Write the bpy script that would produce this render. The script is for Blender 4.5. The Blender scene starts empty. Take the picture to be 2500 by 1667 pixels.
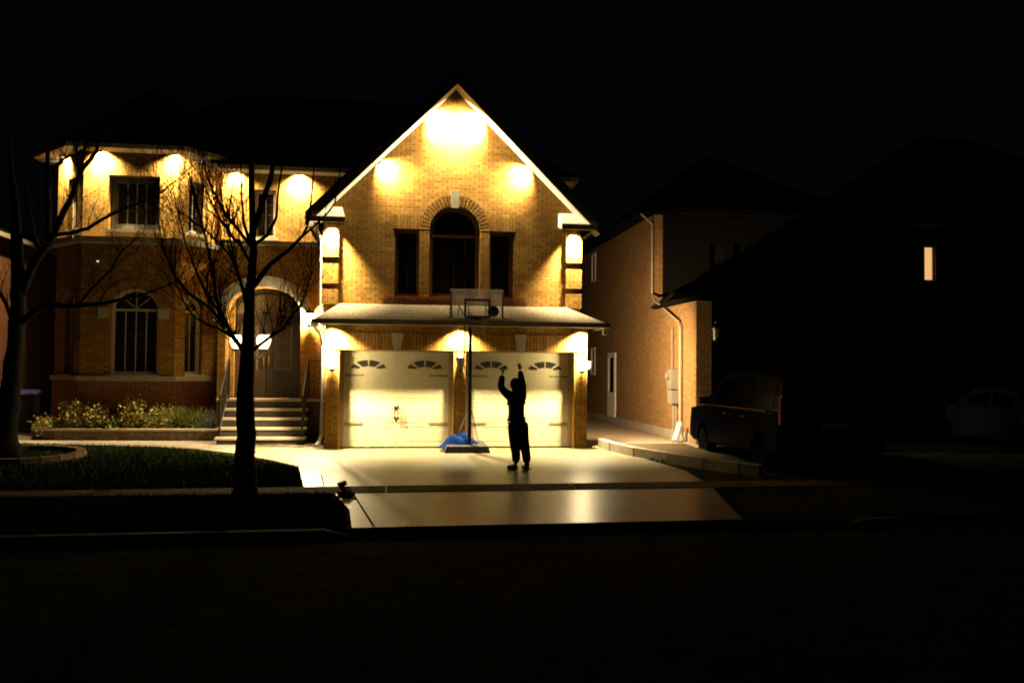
import bpy, bmesh, math, random
from mathutils import Vector, Matrix
from mathutils.geometry import tessellate_polygon
R = math.radians
random.seed(7)
sc = bpy.context.scene
col = sc.collection

# ---------------------------------------------------------------- camera
FPX = 2200.0
cam_d = bpy.data.cameras.new('camera'); cam = bpy.data.objects.new('camera', cam_d); col.objects.link(cam)
cam_d.sensor_width = 36; cam_d.lens = FPX / 2500 * 36; cam_d.clip_end = 2000; cam_d.clip_start = 0.1
CAMP = Vector((0, 0, 2.1))
CR = Matrix.Rotation(R(-7.8), 3, 'Z') @ Matrix.Rotation(R(91.74), 3, 'X') @ Matrix.Rotation(0.009, 3, 'Z')
cam.matrix_world = Matrix.Translation(CAMP) @ CR.to_4x4()
sc.camera = cam

# ---------------------------------------------------------------- sky
w = bpy.data.worlds.new('World'); sc.world = w; w.use_nodes = True
nt = w.node_tree; bg = nt.nodes['Background']
sky = nt.nodes.new('ShaderNodeTexSky'); sky.sky_type = 'NISHITA'; sky.sun_disc = False
sky.sun_elevation = R(24); sky.sun_rotation = R(200); sky.air_density = 1.3; sky.ozone_density = 4
nt.links.new(sky.outputs[0], bg.inputs[0]); bg.inputs[1].default_value = 0.00024
ml = bpy.data.lights.new('moon', 'SUN'); ml.energy = 0.0015; ml.angle = R(0.5); ml.color = (0.8, 0.88, 1)
mo = bpy.data.objects.new('moon', ml); col.objects.link(mo); mo.rotation_euler = (R(48), 0, R(-25))
sc.view_settings.view_transform = 'Standard'; sc.view_settings.look = 'None'
sc.view_settings.exposure = 0; sc.view_settings.gamma = 1
sc.cycles.use_denoising = True
sc.cycles.sample_clamp_indirect = 1.2
sc.cycles.filter_width = 1.9
sc.cycles.max_bounces = 5; sc.cycles.diffuse_bounces = 1; sc.cycles.glossy_bounces = 3
sc.cycles.caustics_reflective = False; sc.cycles.caustics_refractive = False

WARM = (1.0, 0.79, 0.42)
def ray(px, py): return CR @ Vector(((px - 1250) / FPX, -(py - 833.5) / FPX, -1))
def at(px, py, Y):
    d = ray(px, py); return CAMP + d * (Y / d.y)
def gz(y): return 0.12 + min(8.5, y - 11.5) * 0.0247

# ---------------------------------------------------------------- materials
def mat(name, base, rough=0.7, metal=0.0, var=0.0, vscale=6, bump=0.0, bscale=40, spec=0.5, emit=None, estr=0, rvar=0, speck=0, sscale=28, sy=1.0):
    m = bpy.data.materials.new(name); m.use_nodes = True; t = m.node_tree; b = t.nodes['Principled BSDF']
    b.inputs['Roughness'].default_value = rough; b.inputs['Metallic'].default_value = metal
    b.inputs['Specular IOR Level'].default_value = spec
    geo = t.nodes.new('ShaderNodeNewGeometry')
    n = t.nodes.new('ShaderNodeTexNoise'); n.inputs['Scale'].default_value = vscale; n.inputs['Detail'].default_value = 6
    t.links.new(geo.outputs['Position'], n.inputs['Vector'])
    rp = t.nodes.new('ShaderNodeValToRGB')
    rp.color_ramp.elements[0].position = 0.3; rp.color_ramp.elements[1].position = 0.7
    rp.color_ramp.elements[0].color = tuple(c * (1 - var) for c in base) + (1,)
    rp.color_ramp.elements[1].color = tuple(min(1, c * (1 + var)) for c in base) + (1,)
    t.links.new(n.outputs['Fac'], rp.inputs['Fac']); t.links.new(rp.outputs[0], b.inputs['Base Color'])
    if speck:                                   # aggregate grain in the surface itself
        mp = t.nodes.new('ShaderNodeMapping'); mp.inputs['Scale'].default_value = (1, sy, 1); t.links.new(geo.outputs['Position'], mp.inputs['Vector'])
        n3 = t.nodes.new('ShaderNodeTexNoise'); n3.inputs['Scale'].default_value = sscale; n3.inputs['Detail'].default_value = 3; n3.inputs['Roughness'].default_value = .7
        t.links.new(mp.outputs[0], n3.inputs['Vector'])
        r3 = t.nodes.new('ShaderNodeMapRange'); r3.inputs['From Min'].default_value = .3; r3.inputs['From Max'].default_value = .7
        r3.inputs['To Min'].default_value = 1-speck; r3.inputs['To Max'].default_value = 1+speck; t.links.new(n3.outputs['Fac'], r3.inputs['Value'])
        sc3 = t.nodes.new('ShaderNodeVectorMath'); sc3.operation = 'SCALE'; t.links.new(rp.outputs[0], sc3.inputs[0]); t.links.new(r3.outputs[0], sc3.inputs['Scale'])
        t.links.new(sc3.outputs[0], b.inputs['Base Color'])
    if rvar:
        mr = t.nodes.new('ShaderNodeMapRange'); mr.inputs['From Min'].default_value = .35; mr.inputs['From Max'].default_value = .65
        mr.inputs['To Min'].default_value = rough - rvar; mr.inputs['To Max'].default_value = rough + rvar
        t.links.new(n.outputs['Fac'], mr.inputs['Value']); t.links.new(mr.outputs[0], b.inputs['Roughness'])
    if bump:
        n2 = t.nodes.new('ShaderNodeTexNoise'); n2.inputs['Scale'].default_value = bscale; n2.inputs['Detail'].default_value = 4
        t.links.new(geo.outputs['Position'], n2.inputs['Vector'])
        bp = t.nodes.new('ShaderNodeBump'); bp.inputs['Strength'].default_value = bump; bp.inputs['Distance'].default_value = 0.01
        t.links.new(n2.outputs['Fac'], bp.inputs['Height']); t.links.new(bp.outputs[0], b.inputs['Normal'])
    if emit:
        b.inputs['Emission Color'].default_value = tuple(emit) + (1,); b.inputs['Emission Strength'].default_value = estr
    return m

def brick_mat(name, c1, c2, mortar, soldier=False, jointdark=0.14, bw=0.21, bh=0.075, bedf=.07):
    m = bpy.data.materials.new(name); m.use_nodes = True; t = m.node_tree; b = t.nodes['Principled BSDF']
    L = t.links.new
    def N(k): return t.nodes.new(k)
    def M(op, a, bb=None, c=None):
        n = N('ShaderNodeMath'); n.operation = op
        for i, v in enumerate((a, bb, c)):
            if v is None: continue
            if isinstance(v, (int, float)): n.inputs[i].default_value = v
            else: L(v, n.inputs[i])
        return n.outputs[0]
    geo = N('ShaderNodeNewGeometry')
    cr = N('ShaderNodeVectorMath'); cr.operation = 'CROSS_PRODUCT'; cr.inputs[0].default_value = (0, 0, 1); L(geo.outputs['True Normal'], cr.inputs[1])
    dt = N('ShaderNodeVectorMath'); dt.operation = 'DOT_PRODUCT'; L(geo.outputs['Position'], dt.inputs[0]); L(cr.outputs[0], dt.inputs[1])
    sep = N('ShaderNodeSeparateXYZ'); L(geo.outputs['Position'], sep.inputs[0])
    u, v = dt.outputs['Value'], sep.outputs['Z']
    if soldier: row = M('MULTIPLY', u, 0.0)
    else: row = M('FLOOR', M('DIVIDE', v, bh))
    off = M('MULTIPLY', M('MODULO', M('ABSOLUTE', row), 2.0), 0.5)
    uu = M('ADD', M('DIVIDE', u, 0.075 if soldier else bw), off)
    fx = M('FRACT', uu)
    head = M('LESS_THAN', fx, 0.17 if soldier else 0.075)
    fy = M('FRACT', M('DIVIDE', v, bh)); bed = M('LESS_THAN', fy, 0.16)
    cell = M('FLOOR', uu)
    wn = N('ShaderNodeTexWhiteNoise'); wn.noise_dimensions = '2D'
    cx = N('ShaderNodeCombineXYZ'); L(cell, cx.inputs[0]); L(row, cx.inputs[1]); L(cx.outputs[0], wn.inputs['Vector'])
    mix = N('ShaderNodeMix'); mix.data_type = 'RGBA'; L(wn.outputs['Value'], mix.inputs['Factor'])
    mix.inputs[6].default_value = tuple(c1) + (1,); mix.inputs[7].default_value = tuple(c2) + (1,)
    nz = N('ShaderNodeTexNoise'); nz.inputs['Scale'].default_value = 1.3; nz.inputs['Detail'].default_value = 5; L(geo.outputs['Position'], nz.inputs['Vector'])
    fac = M('MULTIPLY_ADD', nz.outputs['Fac'], 0.5, 0.75)
    nf = N('ShaderNodeTexNoise'); nf.inputs['Scale'].default_value = 30; nf.inputs['Detail'].default_value = 3; L(geo.outputs['Position'], nf.inputs['Vector'])
    fac = M('MULTIPLY', fac, M('MULTIPLY_ADD', nf.outputs['Fac'], 2.0, 0.0))
    sca = N('ShaderNodeVectorMath'); sca.operation = 'SCALE'; L(mix.outputs[2], sca.inputs[0]); L(fac, sca.inputs['Scale'])
    m2 = N('ShaderNodeMix'); m2.data_type = 'RGBA'; L(sca.outputs[0], m2.inputs[6]); m2.inputs[7].default_value = tuple(mortar) + (1,)
    L(M('MULTIPLY', bed, 0.0 if soldier else bedf), m2.inputs['Factor'])
    m3 = N('ShaderNodeMix'); m3.data_type = 'RGBA'; L(m2.outputs[2], m3.inputs[6]); m3.inputs[7].default_value = tuple(c * jointdark for c in c1) + (1,)
    L(M('MULTIPLY', head, 0.85), m3.inputs['Factor'])
    L(m3.outputs[2], b.inputs['Base Color']); b.inputs['Roughness'].default_value = 0.85; b.inputs['Specular IOR Level'].default_value = .2
    bp = N('ShaderNodeBump'); bp.inputs['Strength'].default_value = 0.6; bp.inputs['Distance'].default_value = 0.008
    L(M('SUBTRACT', 1.0, M('MAXIMUM', head, bed)), bp.inputs['Height']); L(bp.outputs[0], b.inputs['Normal'])
    return m

M_ = {}
M_['brick'] = brick_mat('brick', (0.34, 0.185, 0.036), (0.22, 0.11, 0.019), (0.34, 0.22, 0.08))
M_['soldier'] = brick_mat('soldier_brick', (0.34, 0.185, 0.036), (0.22, 0.11, 0.019), (0.34, 0.22, 0.08), soldier=True)
M_['brick_red'] = brick_mat('neighbour_brick', (0.33, 0.195, 0.08), (0.25, 0.14, 0.055), (0.4, 0.26, 0.15), jointdark=0.4, bedf=.3)
M_['brick_dark'] = brick_mat('foundation_brick', (0.27, 0.115, 0.05), (0.22, 0.09, 0.04), (0.3, 0.2, 0.12))
M_['stone'] = mat('limestone', (0.38, 0.34, 0.26), 0.8, var=.12, vscale=5, bump=.3)
M_['white'] = mat('white_trim', (0.78, 0.74, 0.68), 0.5, var=.05)
M_['fascia'] = mat('fascia_board', (0.10, 0.085, 0.07), 0.6)
M_['muntin_dark'] = mat('dark_muntin_bars', (0.07, 0.06, 0.05), 0.5)
M_['gutter'] = mat('gutter_metal', (0.42, 0.36, 0.26), 0.45, var=.08)
M_['taupe'] = mat('taupe_trim', (0.42, 0.27, 0.15), 0.55, var=.06)
M_['shingle'] = mat('asphalt_shingle', (0.062, 0.055, 0.05), 0.95, var=.35, vscale=14, bump=.8, bscale=30, spec=.2)
M_['pent'] = mat('weathered_shingle', (0.095, 0.078, 0.055), 0.95, speck=.6, sy=.6, var=.3, vscale=18, bump=.8, bscale=30, spec=.2)
M_['glass'] = mat('window_glass', (0.012, 0.012, 0.014), 0.06, spec=.6)
M_['frame'] = mat('window_frame', (0.6, 0.47, 0.34), 0.5, var=.05)
M_['muntin'] = mat('muntin_bars', (0.62, 0.6, 0.56), 0.5)
M_['door_cream'] = mat('cream_garage_door', (0.74, 0.66, 0.42), 0.45, speck=.14, var=.03, vscale=3)
M_['door_glass'] = mat('garage_door_glass', (0.05, 0.05, 0.035), 0.3)
M_['iron'] = mat('black_iron', (0.02, 0.018, 0.016), 0.4, metal=.3)
M_['door_brown'] = mat('dark_wood_door', (0.05, 0.028, 0.014), 0.5, var=.25, vscale=20)
M_['door_lead'] = mat('leaded_glass', (0.16, 0.12, 0.06), 0.35, var=.5, vscale=30, bump=.5)
M_['riser'] = mat('shaded_riser_dark_joint', (0.05, 0.035, 0.025), 0.9, var=.3)  # shade of step and landing fronts put into the colour; also dark arch joints
M_['conc'] = mat('concrete', (0.36, 0.31, 0.25), 0.8, var=.15, vscale=3, bump=.4, spec=.3)
M_['walk'] = mat('concrete_walk', (0.30, 0.24, 0.18), 0.8, speck=.4, sy=.25, var=.15, vscale=3, bump=.4, spec=.3)
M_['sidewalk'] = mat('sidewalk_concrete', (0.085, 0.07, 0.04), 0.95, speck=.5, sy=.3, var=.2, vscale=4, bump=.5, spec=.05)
M_['step'] = mat('step_concrete', (0.55, 0.44, 0.32), 0.85, var=.1, vscale=5, bump=.3)
M_['drive'] = mat('sealed_driveway', (0.24, 0.195, 0.10), 0.6, var=.34, vscale=1.1, speck=.55, sy=.22, bump=.5, bscale=90, rvar=.08, spec=.5)
_b = M_['drive'].node_tree.nodes['Principled BSDF']; _b.inputs['Coat Weight'].default_value = 1; _b.inputs['Coat IOR'].default_value = 1.7; _b.inputs['Coat Roughness'].default_value = .33
M_['road'] = mat('road_asphalt', (0.022, 0.026, 0.02), 1.0, speck=.6, sscale=20, sy=.25, var=.4, vscale=3, bump=.6, bscale=70, spec=.0)
M_['lawn'] = mat('lawn_soil', (0.022, 0.028, 0.01), 1.0, var=.4, vscale=5, bump=1, bscale=30, spec=.0)
M_['grass'] = mat('grass_blades', (0.02, 0.038, 0.009), 0.8, var=.4, vscale=4, spec=.1)
M_['soil'] = mat('garden_soil', (0.07, 0.05, 0.03), 1.0, var=.3, vscale=12, bump=1, spec=.1)
M_['bark'] = mat('bark', (0.009, 0.007, 0.005), 0.95, var=.4, vscale=18, bump=.9, bscale=35, spec=.1)
M_['leaf_y'] = mat('yellow_green_leaf', (0.70, 0.62, 0.18), 0.7, var=.4, vscale=7, spec=.2)
M_['leaf_g'] = mat('green_leaf', (0.26, 0.32, 0.08), 0.7, var=.4, vscale=7, spec=.2)
M_['leaf_b'] = mat('blue_grey_leaf', (0.2, 0.24, 0.2), 0.7, var=.3, vscale=7, spec=.2)
M_['planter'] = mat('planter_block', (0.16, 0.11, 0.06), 0.95, speck=.5, var=.3, vscale=6, bump=.6, bscale=25, spec=.1)
def litglass(name, colr, strength, clear=.85):
    m = bpy.data.materials.new(name); m.use_nodes = True; t = m.node_tree; t.nodes.clear()
    o = t.nodes.new('ShaderNodeOutputMaterial'); tp_ = t.nodes.new('ShaderNodeBsdfTransparent'); em = t.nodes.new('ShaderNodeEmission'); ad = t.nodes.new('ShaderNodeAddShader')
    tp_.inputs[0].default_value = (clear, clear, clear, 1); em.inputs[0].default_value = tuple(colr)+(1,); em.inputs[1].default_value = strength
    t.links.new(tp_.outputs[0], ad.inputs[0]); t.links.new(em.outputs[0], ad.inputs[1]); t.links.new(ad.outputs[0], o.inputs[0]); m.cycles.emission_sampling = 'NONE'; return m
M_['lampglass'] = litglass('lit_lamp_glass', (1, .84, .38), 4)
M_['lampglass2'] = litglass('lit_wall_lantern_glass', (1, .8, .45), 6)
M_['lampglass3'] = litglass('lit_porch_lantern_glass', (1, .8, .45), 22)
M_['lampglass4'] = litglass('lit_side_lantern_glass', (1, .78, .42), 2.5)
M_['led'] = mat('lit_downlight_lens', (0.9, 0.9, 0.8), 0.3, emit=(1, .82, .45), estr=25)
M_['dimglass'] = mat('unlit_lamp_glass', (0.25, 0.25, 0.23), 0.12)
M_['tinylamp'] = mat('tiny_indicator_light', (0.8, 0.9, 0.8), 0.3, emit=(.8, 1, .75), estr=1.3)
M_['litpane'] = mat('lit_window_pane', (0.5, 0.4, 0.3), 0.4, emit=(1, .56, .2), estr=.85)
M_['skin'] = mat('skin', (0.32, 0.19, 0.12), 0.6)
M_['jacket'] = mat('dark_jacket', (0.012, 0.012, 0.018), 0.9, var=.3, vscale=12, spec=.1)
M_['pants'] = mat('dark_trousers', (0.010, 0.010, 0.012), 0.95, var=.3, vscale=12, spec=.1)
M_['shoe'] = mat('dark_shoes', (0.015, 0.014, 0.013), 0.7)
M_['hair'] = mat('black_hair', (0.01, 0.008, 0.007), 0.7)
M_['ball'] = mat('basketball_rubber', (0.03, 0.016, 0.009), 0.9, spec=.05)
M_['pole'] = mat('black_pole', (0.01, 0.01, 0.011), 0.8, spec=.15)
M_['plastic'] = mat('black_plastic', (0.022, 0.022, 0.025), 0.6)
M_['netm'] = mat('net_cord', (0.25, 0.23, 0.2), 0.9)
M_['boardline'] = mat('white_board_marking', (0.8, 0.74, 0.62), 0.5)
M_['tarp'] = mat('blue_tarp', (0.003, 0.02, 0.11), 0.9, spec=.05, var=.5, vscale=7, bump=.5, bscale=9)
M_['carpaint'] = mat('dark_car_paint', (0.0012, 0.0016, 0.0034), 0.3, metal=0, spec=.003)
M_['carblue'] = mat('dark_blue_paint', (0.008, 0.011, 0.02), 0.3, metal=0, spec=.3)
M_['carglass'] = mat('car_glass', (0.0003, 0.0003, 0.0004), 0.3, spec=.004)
M_['chrome'] = mat('chrome', (0.65, 0.65, 0.66), 0.12, metal=1)
M_['tyre'] = mat('tyre_rubber', (0.0012, 0.0012, 0.0012), 0.95, spec=.05)
M_['rim'] = mat('wheel_rim', (0.003, 0.003, 0.0035), 0.6, spec=.0)
M_['tail'] = mat('tail_lamp_red', (0.12, 0.01, 0.006), 0.15)
M_['bin'] = mat('dark_bin', (0.02, 0.022, 0.025), 0.6)
M_['binlid'] = mat('blue_bin_lid', (0.05, 0.05, 0.2), 0.4)
M_['redbrick'] = mat('loose_red_brick', (0.7, 0.28, 0.17), 0.9, var=.3, vscale=25, bump=1)
M_['nb_shaded'] = mat('shaded_neighbour_trim', (0.006, 0.005, 0.004), 0.9, spec=.05)  # shade put into the colour of the neighbour's unlit door, frames and gutters
M_['brick_front_shaded'] = brick_mat('shaded_front_brick', (0.0025, 0.0017, 0.0013), (0.002, 0.0014, 0.001), (0.003, 0.0022, 0.0017))  # neighbour brick darkened to near black so its front looks unlit
M_['meter'] = mat('grey_meter_box', (0.26, 0.25, 0.22), 0.5, var=.1)
# clear glass for the backboard
bm_ = bpy.data.materials.new('clear_backboard'); bm_.use_nodes = True; t = bm_.node_tree
tr = t.nodes.new('ShaderNodeBsdfTransparent'); gl = t.nodes.new('ShaderNodeBsdfGlossy'); df = t.nodes.new('ShaderNodeBsdfDiffuse')
gl.inputs['Roughness'].default_value = .2; df.inputs['Color'].default_value = (.5, .47, .4, 1)
a1 = t.nodes.new('ShaderNodeMixShader'); a2 = t.nodes.new('ShaderNodeMixShader'); a1.inputs[0].default_value = .06; a2.inputs[0].default_value = .2
t.links.new(tr.outputs[0], a1.inputs[1]); t.links.new(gl.outputs[0], a1.inputs[2]); tl = t.nodes.new('ShaderNodeBsdfTranslucent'); tl.inputs['Color'].default_value = (.9, .87, .8, 1); a3 = t.nodes.new('ShaderNodeMixShader'); a3.inputs[0].default_value = .8
t.links.new(df.outputs[0], a3.inputs[1]); t.links.new(tl.outputs[0], a3.inputs[2]); t.links.new(a1.outputs[0], a2.inputs[1]); t.links.new(a3.outputs[0], a2.inputs[2])
t.links.new(a2.outputs[0], t.nodes['Material Output'].inputs[0]); M_['clear'] = bm_

# ---------------------------------------------------------------- helpers
def tag(o, label=None, cat=None, group=None, kind=None):
    if label: o['label'] = label
    if cat: o['category'] = cat
    if group: o['group'] = group
    if kind: o['kind'] = kind
    return o
ORG = {}
def empty(name, loc, label, cat, group=None):
    o = bpy.data.objects.new(name, None); col.objects.link(o); o.location = loc; o.empty_display_size = .2
    ORG[o.name] = Vector(loc); return tag(o, label, cat, group)

class MB:
    def __init__(s): s.v = []; s.f = []
    def add(s, vs, fs):
        n = len(s.v); s.v += [Vector(p) for p in vs]; s.f += [tuple(i + n for i in f) for f in fs]; return s
    def box(s, x0, x1, y0, y1, z0, z1):
        return s.add([(x0,y0,z0),(x1,y0,z0),(x1,y1,z0),(x0,y1,z0),(x0,y0,z1),(x1,y0,z1),(x1,y1,z1),(x0,y1,z1)],
                     [(0,3,2,1),(4,5,6,7),(0,1,5,4),(1,2,6,5),(2,3,7,6),(3,0,4,7)])
    def obox(s, P, U, N, u0, u1, n0, n1, z0, z1):
        P = Vector(P); U = Vector(U); N = Vector(N); Z = Vector((0, 0, 1))
        q = [P + U*a + N*b + Z*c for c in (z0, z1) for a, b in ((u0,n0),(u1,n0),(u1,n1),(u0,n1))]
        return s.add(q, [(0,3,2,1),(4,5,6,7),(0,1,5,4),(1,2,6,5),(2,3,7,6),(3,0,4,7)])
    def tube(s, pts, rad, n=8, cap=True):
        pts = [Vector(p) for p in pts]
        if isinstance(rad, (int, float)): rad = [rad] * len(pts)
        base = len(s.v); ref = Vector((0, 0, 1)); X = None
        for i, p in enumerate(pts):
            d = (pts[min(i+1, len(pts)-1)] - pts[max(i-1, 0)]).normalized()
            if X is None:
                r = ref if abs(d.z) < .9 else Vector((1, 0, 0)); X = (r - d * r.dot(d)).normalized()
            else:
                X = (X - d * X.dot(d)).normalized()
            Yv = d.cross(X)
            for k in range(n):
                a = 2*math.pi*k/n; s.v.append(p + (X*math.cos(a) + Yv*math.sin(a)) * rad[i])
        for i in range(len(pts)-1):
            for k in range(n):
                a = base+i*n+k; b = base+i*n+(k+1)%n; s.f.append((a, b, b+n, a+n))
        if cap:
            s.f.append(tuple(base+k for k in reversed(range(n)))); s.f.append(tuple(base+(len(pts)-1)*n+k for k in range(n)))
        return s
    def lathe(s, c, prof, n=14):
        c = Vector(c); base = len(s.v)
        for r, z in prof:
            for k in range(n):
                a = 2*math.pi*k/n; s.v.append(c + Vector((r*math.cos(a), r*math.sin(a), z)))
        for i in range(len(prof)-1):
            for k in range(n):
                a = base+i*n+k; b = base+i*n+(k+1)%n; s.f.append((a, b, b+n, a+n))
        s.f.append(tuple(base+k for k in reversed(range(n)))); s.f.append(tuple(base+(len(prof)-1)*n+k for k in range(n)))
        return s
    def ball(s, c, r, n=16, m=10, sq=(1, 1, 1)):
        c = Vector(c); base = len(s.v)
        for i in range(1, m):
            th = math.pi*i/m
            for k in range(n):
                a = 2*math.pi*k/n
                s.v.append(c + Vector((r*sq[0]*math.sin(th)*math.cos(a), r*sq[1]*math.sin(th)*math.sin(a), r*sq[2]*math.cos(th))))
        t0 = len(s.v); s.v += [c + Vector((0, 0, r*sq[2])), c - Vector((0, 0, r*sq[2]))]
        for i in range(m-2):
            for k in range(n):
                a = base+i*n+k; b = base+i*n+(k+1)%n; s.f.append((a, a+n, b+n, b))
        for k in range(n):
            s.f.append((t0, base+k, base+(k+1)%n)); s.f.append((t0+1, base+(m-2)*n+(k+1)%n, base+(m-2)*n+k))
        return s
    def prism(s, poly, z0, z1):
        n = len(poly)
        return s.add([(x, y, z0) for x, y in poly] + [(x, y, z1) for x, y in poly],
                     [tuple(reversed(range(n))), tuple(range(n, 2*n))] + [(i, (i+1) % n, n+(i+1) % n, n+i) for i in range(n)])
    def panel(s, loops, P, U, N, t):
        """plate with holes: loops in (u,z) of the wall plane through P, thickness t along N"""
        P = Vector(P); U = Vector(U); N = Vector(N); Z = Vector((0, 0, 1))
        tri = tessellate_polygon([[Vector((a, b, 0)) for a, b in l] for l in loops])
        flat = [q for l in loops for q in l]; n = len(flat)
        F = [P + U*a + Z*(b) for a, b in flat]; B = [p + N*t for p in F]
        fs = []
        for a, b, c in tri:
            nn = (F[b]-F[a]).cross(F[c]-F[a])
            if nn.dot(N) > 0: a, c = c, a
            fs += [(a, b, c), (n+c, n+b, n+a)]
        o = 0
        for l in loops:
            k = len(l)
            for i in range(k):
                a, b = o+i, o+(i+1) % k; fs.append((a, b, b+n, a+n))
            o += k
        return s.add(F+B, fs)
    def build(s, name, m, parent=None, smooth=False, fix=True, kind=None, label=None):
        me = bpy.data.meshes.new(name); o0 = Vector((0, 0, 0)); p = parent
        while p is not None and p.name not in ORG: p = p.parent
        if p is not None: o0 = ORG[p.name]
        me.from_pydata([tuple(v - o0) for v in s.v], [], s.f)
        if fix and len(s.f) < 20000:
            b = bmesh.new(); b.from_mesh(me); bmesh.ops.recalc_face_normals(b, faces=b.faces); b.to_mesh(me); b.free()
        me.materials.append(m if not isinstance(m, str) else M_[m])
        if smooth: me.polygons.foreach_set('use_smooth', [True]*len(me.polygons))
        o = bpy.data.objects.new(name, me); col.objects.link(o)
        if parent: o.parent = parent
        if kind: o['kind'] = kind
        if label: o['label'] = label
        return o

def split(mb, name, m, parent=None, **k):
    """one object per connected piece"""
    par = list(range(len(mb.v)))
    def find(a):
        while par[a] != a: par[a] = par[par[a]]; a = par[a]
        return a
    for f in mb.f:
        for i in f[1:]: par[find(i)] = find(f[0])
    groups = {}
    for f in mb.f: groups.setdefault(find(f[0]), []).append(f)
    out = []
    for fs in groups.values():
        ids = sorted({i for f in fs for i in f}); mp = {a: b for b, a in enumerate(ids)}
        q = MB(); q.v = [mb.v[i] for i in ids]; q.f = [tuple(mp[i] for i in f) for f in fs]; out.append(q.build(name, m, parent, **k))
    return out

def struct(mb, name, m, **k): return mb.build(name, m, kind='structure', **k)
def rect(u0, u1, z0, z1): return [(u0, z0), (u1, z0), (u1, z1), (u0, z1)]
def arch(cu, w_, z0, zs, rise, n=14):
    h = w_/2
    return [(cu-h, z0), (cu+h, z0)] + [(cu + h*math.cos(math.pi*i/n), zs + rise*math.sin(math.pi*i/n)) for i in range(n+1)]
def ringloop(cu, zs, wi, ri, wo, ro, n=20, a0=0, a1=math.pi):
    o = [(cu + wo*math.cos(a0+(a1-a0)*i/n), zs + ro*math.sin(a0+(a1-a0)*i/n)) for i in range(n+1)]
    i_ = [(cu + wi*math.cos(a1-(a1-a0)*i/n), zs + ri*math.sin(a1-(a1-a0)*i/n)) for i in range(n+1)]
    return o + i_

FX, FN = Vector((1, 0, 0)), Vector((0, 1, 0))
def window(root, P, U, N, cu, w_, z0, z1, rise=0, nx=2, nz=4, depth=.16, fr=.05, transom=None, frm='frame', sill=True, lit=False, mun='muntin'):
    """window (frame) > pane, muntin bars, sill; opening centre cu, in the plane P,U at depth along N"""
    Pd = Vector(P) + Vector(N)*depth; n = Vector(N)
    lo = arch(cu, w_, z0, z1, rise) if rise else rect(cu-w_/2, cu+w_/2, z0, z1)
    li = arch(cu, w_-2*fr, z0+fr, z1, rise-fr) if rise else rect(cu-w_/2+fr, cu+w_/2-fr, z0+fr, z1-fr)
    mb = MB().panel([lo, li], Pd, U, N, .06)
    lo2 = arch(cu, w_-2*fr+.002, z0+fr-.001, z1, rise-fr+.001) if rise else rect(cu-w_/2+fr-.001, cu+w_/2-fr+.001, z0+fr-.001, z1-fr+.001)
    f2 = fr*1.6
    li2 = arch(cu, w_-2*f2, z0+f2, z1, rise-f2) if rise else rect(cu-w_/2+f2, cu+w_/2-f2, z0+f2, z1-f2)
    mb.panel([lo2, li2], Pd + n*.022, U, N, .05)
    if transom: mb.obox(Pd + n*.014, U, N, cu-w_/2+fr*.9, cu+w_/2-fr*.9, 0, .05, transom-.03, transom+.03)
    f = mb.build('window', frm, root)
    gloop = arch(cu, w_-2*fr, z0+fr, z1, rise-fr) if rise else rect(cu-w_/2+fr, cu+w_/2-fr, z0+fr, z1-fr)
    MB().panel([gloop], Pd + n*.055, U, N, .01).build('pane', 'litpane' if lit else 'glass', f)
    m = MB(); x0, x1 = cu-w_/2+f2, cu+w_/2-f2; zt = transom if transom else (z1 if rise else z1-f2)
    for i in range(1, nx):
        x = x0+(x1-x0)*i/nx; m.obox(Pd + n*.045, U, N, x-.009, x+.009, 0, .012, z0+f2, zt)
    mh = MB()
    for i in range(1, nz):
        z = z0+f2+(zt-z0-f2)*i/nz; mh.obox(Pd + n*.0475, U, N, x0, x1, 0, .008, z-.004, z+.004)
    if transom and rise:
        for k in range(1, 4):
            a = math.pi*k/4; zc = transom+.03; R1 = (w_/2-f2); H = z1+rise-f2-zc
            p0 = Pd + n*.05 + Vector(U)*cu + Vector((0, 0, zc)); p1 = p0 + Vector(U)*R1*.92*math.cos(a) + Vector((0, 0, H*math.sin(a)*.95))
            m.tube([p0, p1], .009, 4)
    nv = len(m.f)
    if mh.v: m.add(mh.v, mh.f)
    if m.v:
        mo_ = m.build('muntin', mun, f); mo_.data.materials.append(M_['muntin_dark'])
        for q_i in range(nv, len(mo_.data.polygons)): mo_.data.polygons[q_i].material_index = 1
    if sill:
        MB().obox(P, U, N, cu-w_/2-.06, cu+w_/2+.06, -.07, depth, z0-.075, z0-.002).build('sill', 'stone', f)
    return f

# lights --------------------------------------------------------------
DL = None
def soffit_light(loc, energy, label, group, tilt=(0, 0), ang=100, blend=.55):
    root = empty('soffit_downlight', loc, label, 'soffit light', group)
    q = Matrix.Rotation(tilt[0], 3, 'X') @ Matrix.Rotation(tilt[1], 3, 'Y')
    b = MB().lathe((0, 0, 0), [(.062, 0), (.062, -.012), (.05, -.014), (.045, -.004)], 16); b.v = [q @ v + Vector(loc) for v in b.v]
    b.build('trim_ring', 'white', root, smooth=False)
    b = MB().lathe((0, 0, 0), [(.043, -.002), (.043, -.008)], 16); b.v = [q @ v + Vector(loc) for v in b.v]
    b.build('lens', 'led', root)
    l = bpy.data.lights.new('downlight_lamp', 'SPOT'); l.energy = energy*8; l.color = WARM; l.spot_size = R(ang); l.spot_blend = blend; l.shadow_soft_size = .04
    o = bpy.data.objects.new('downlight_lamp', l); col.objects.link(o); o.parent = root
    o.location = q @ Vector((0, 0, -.03)); o.rotation_euler = (tilt[0], tilt[1], 0)
    return root

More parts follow.
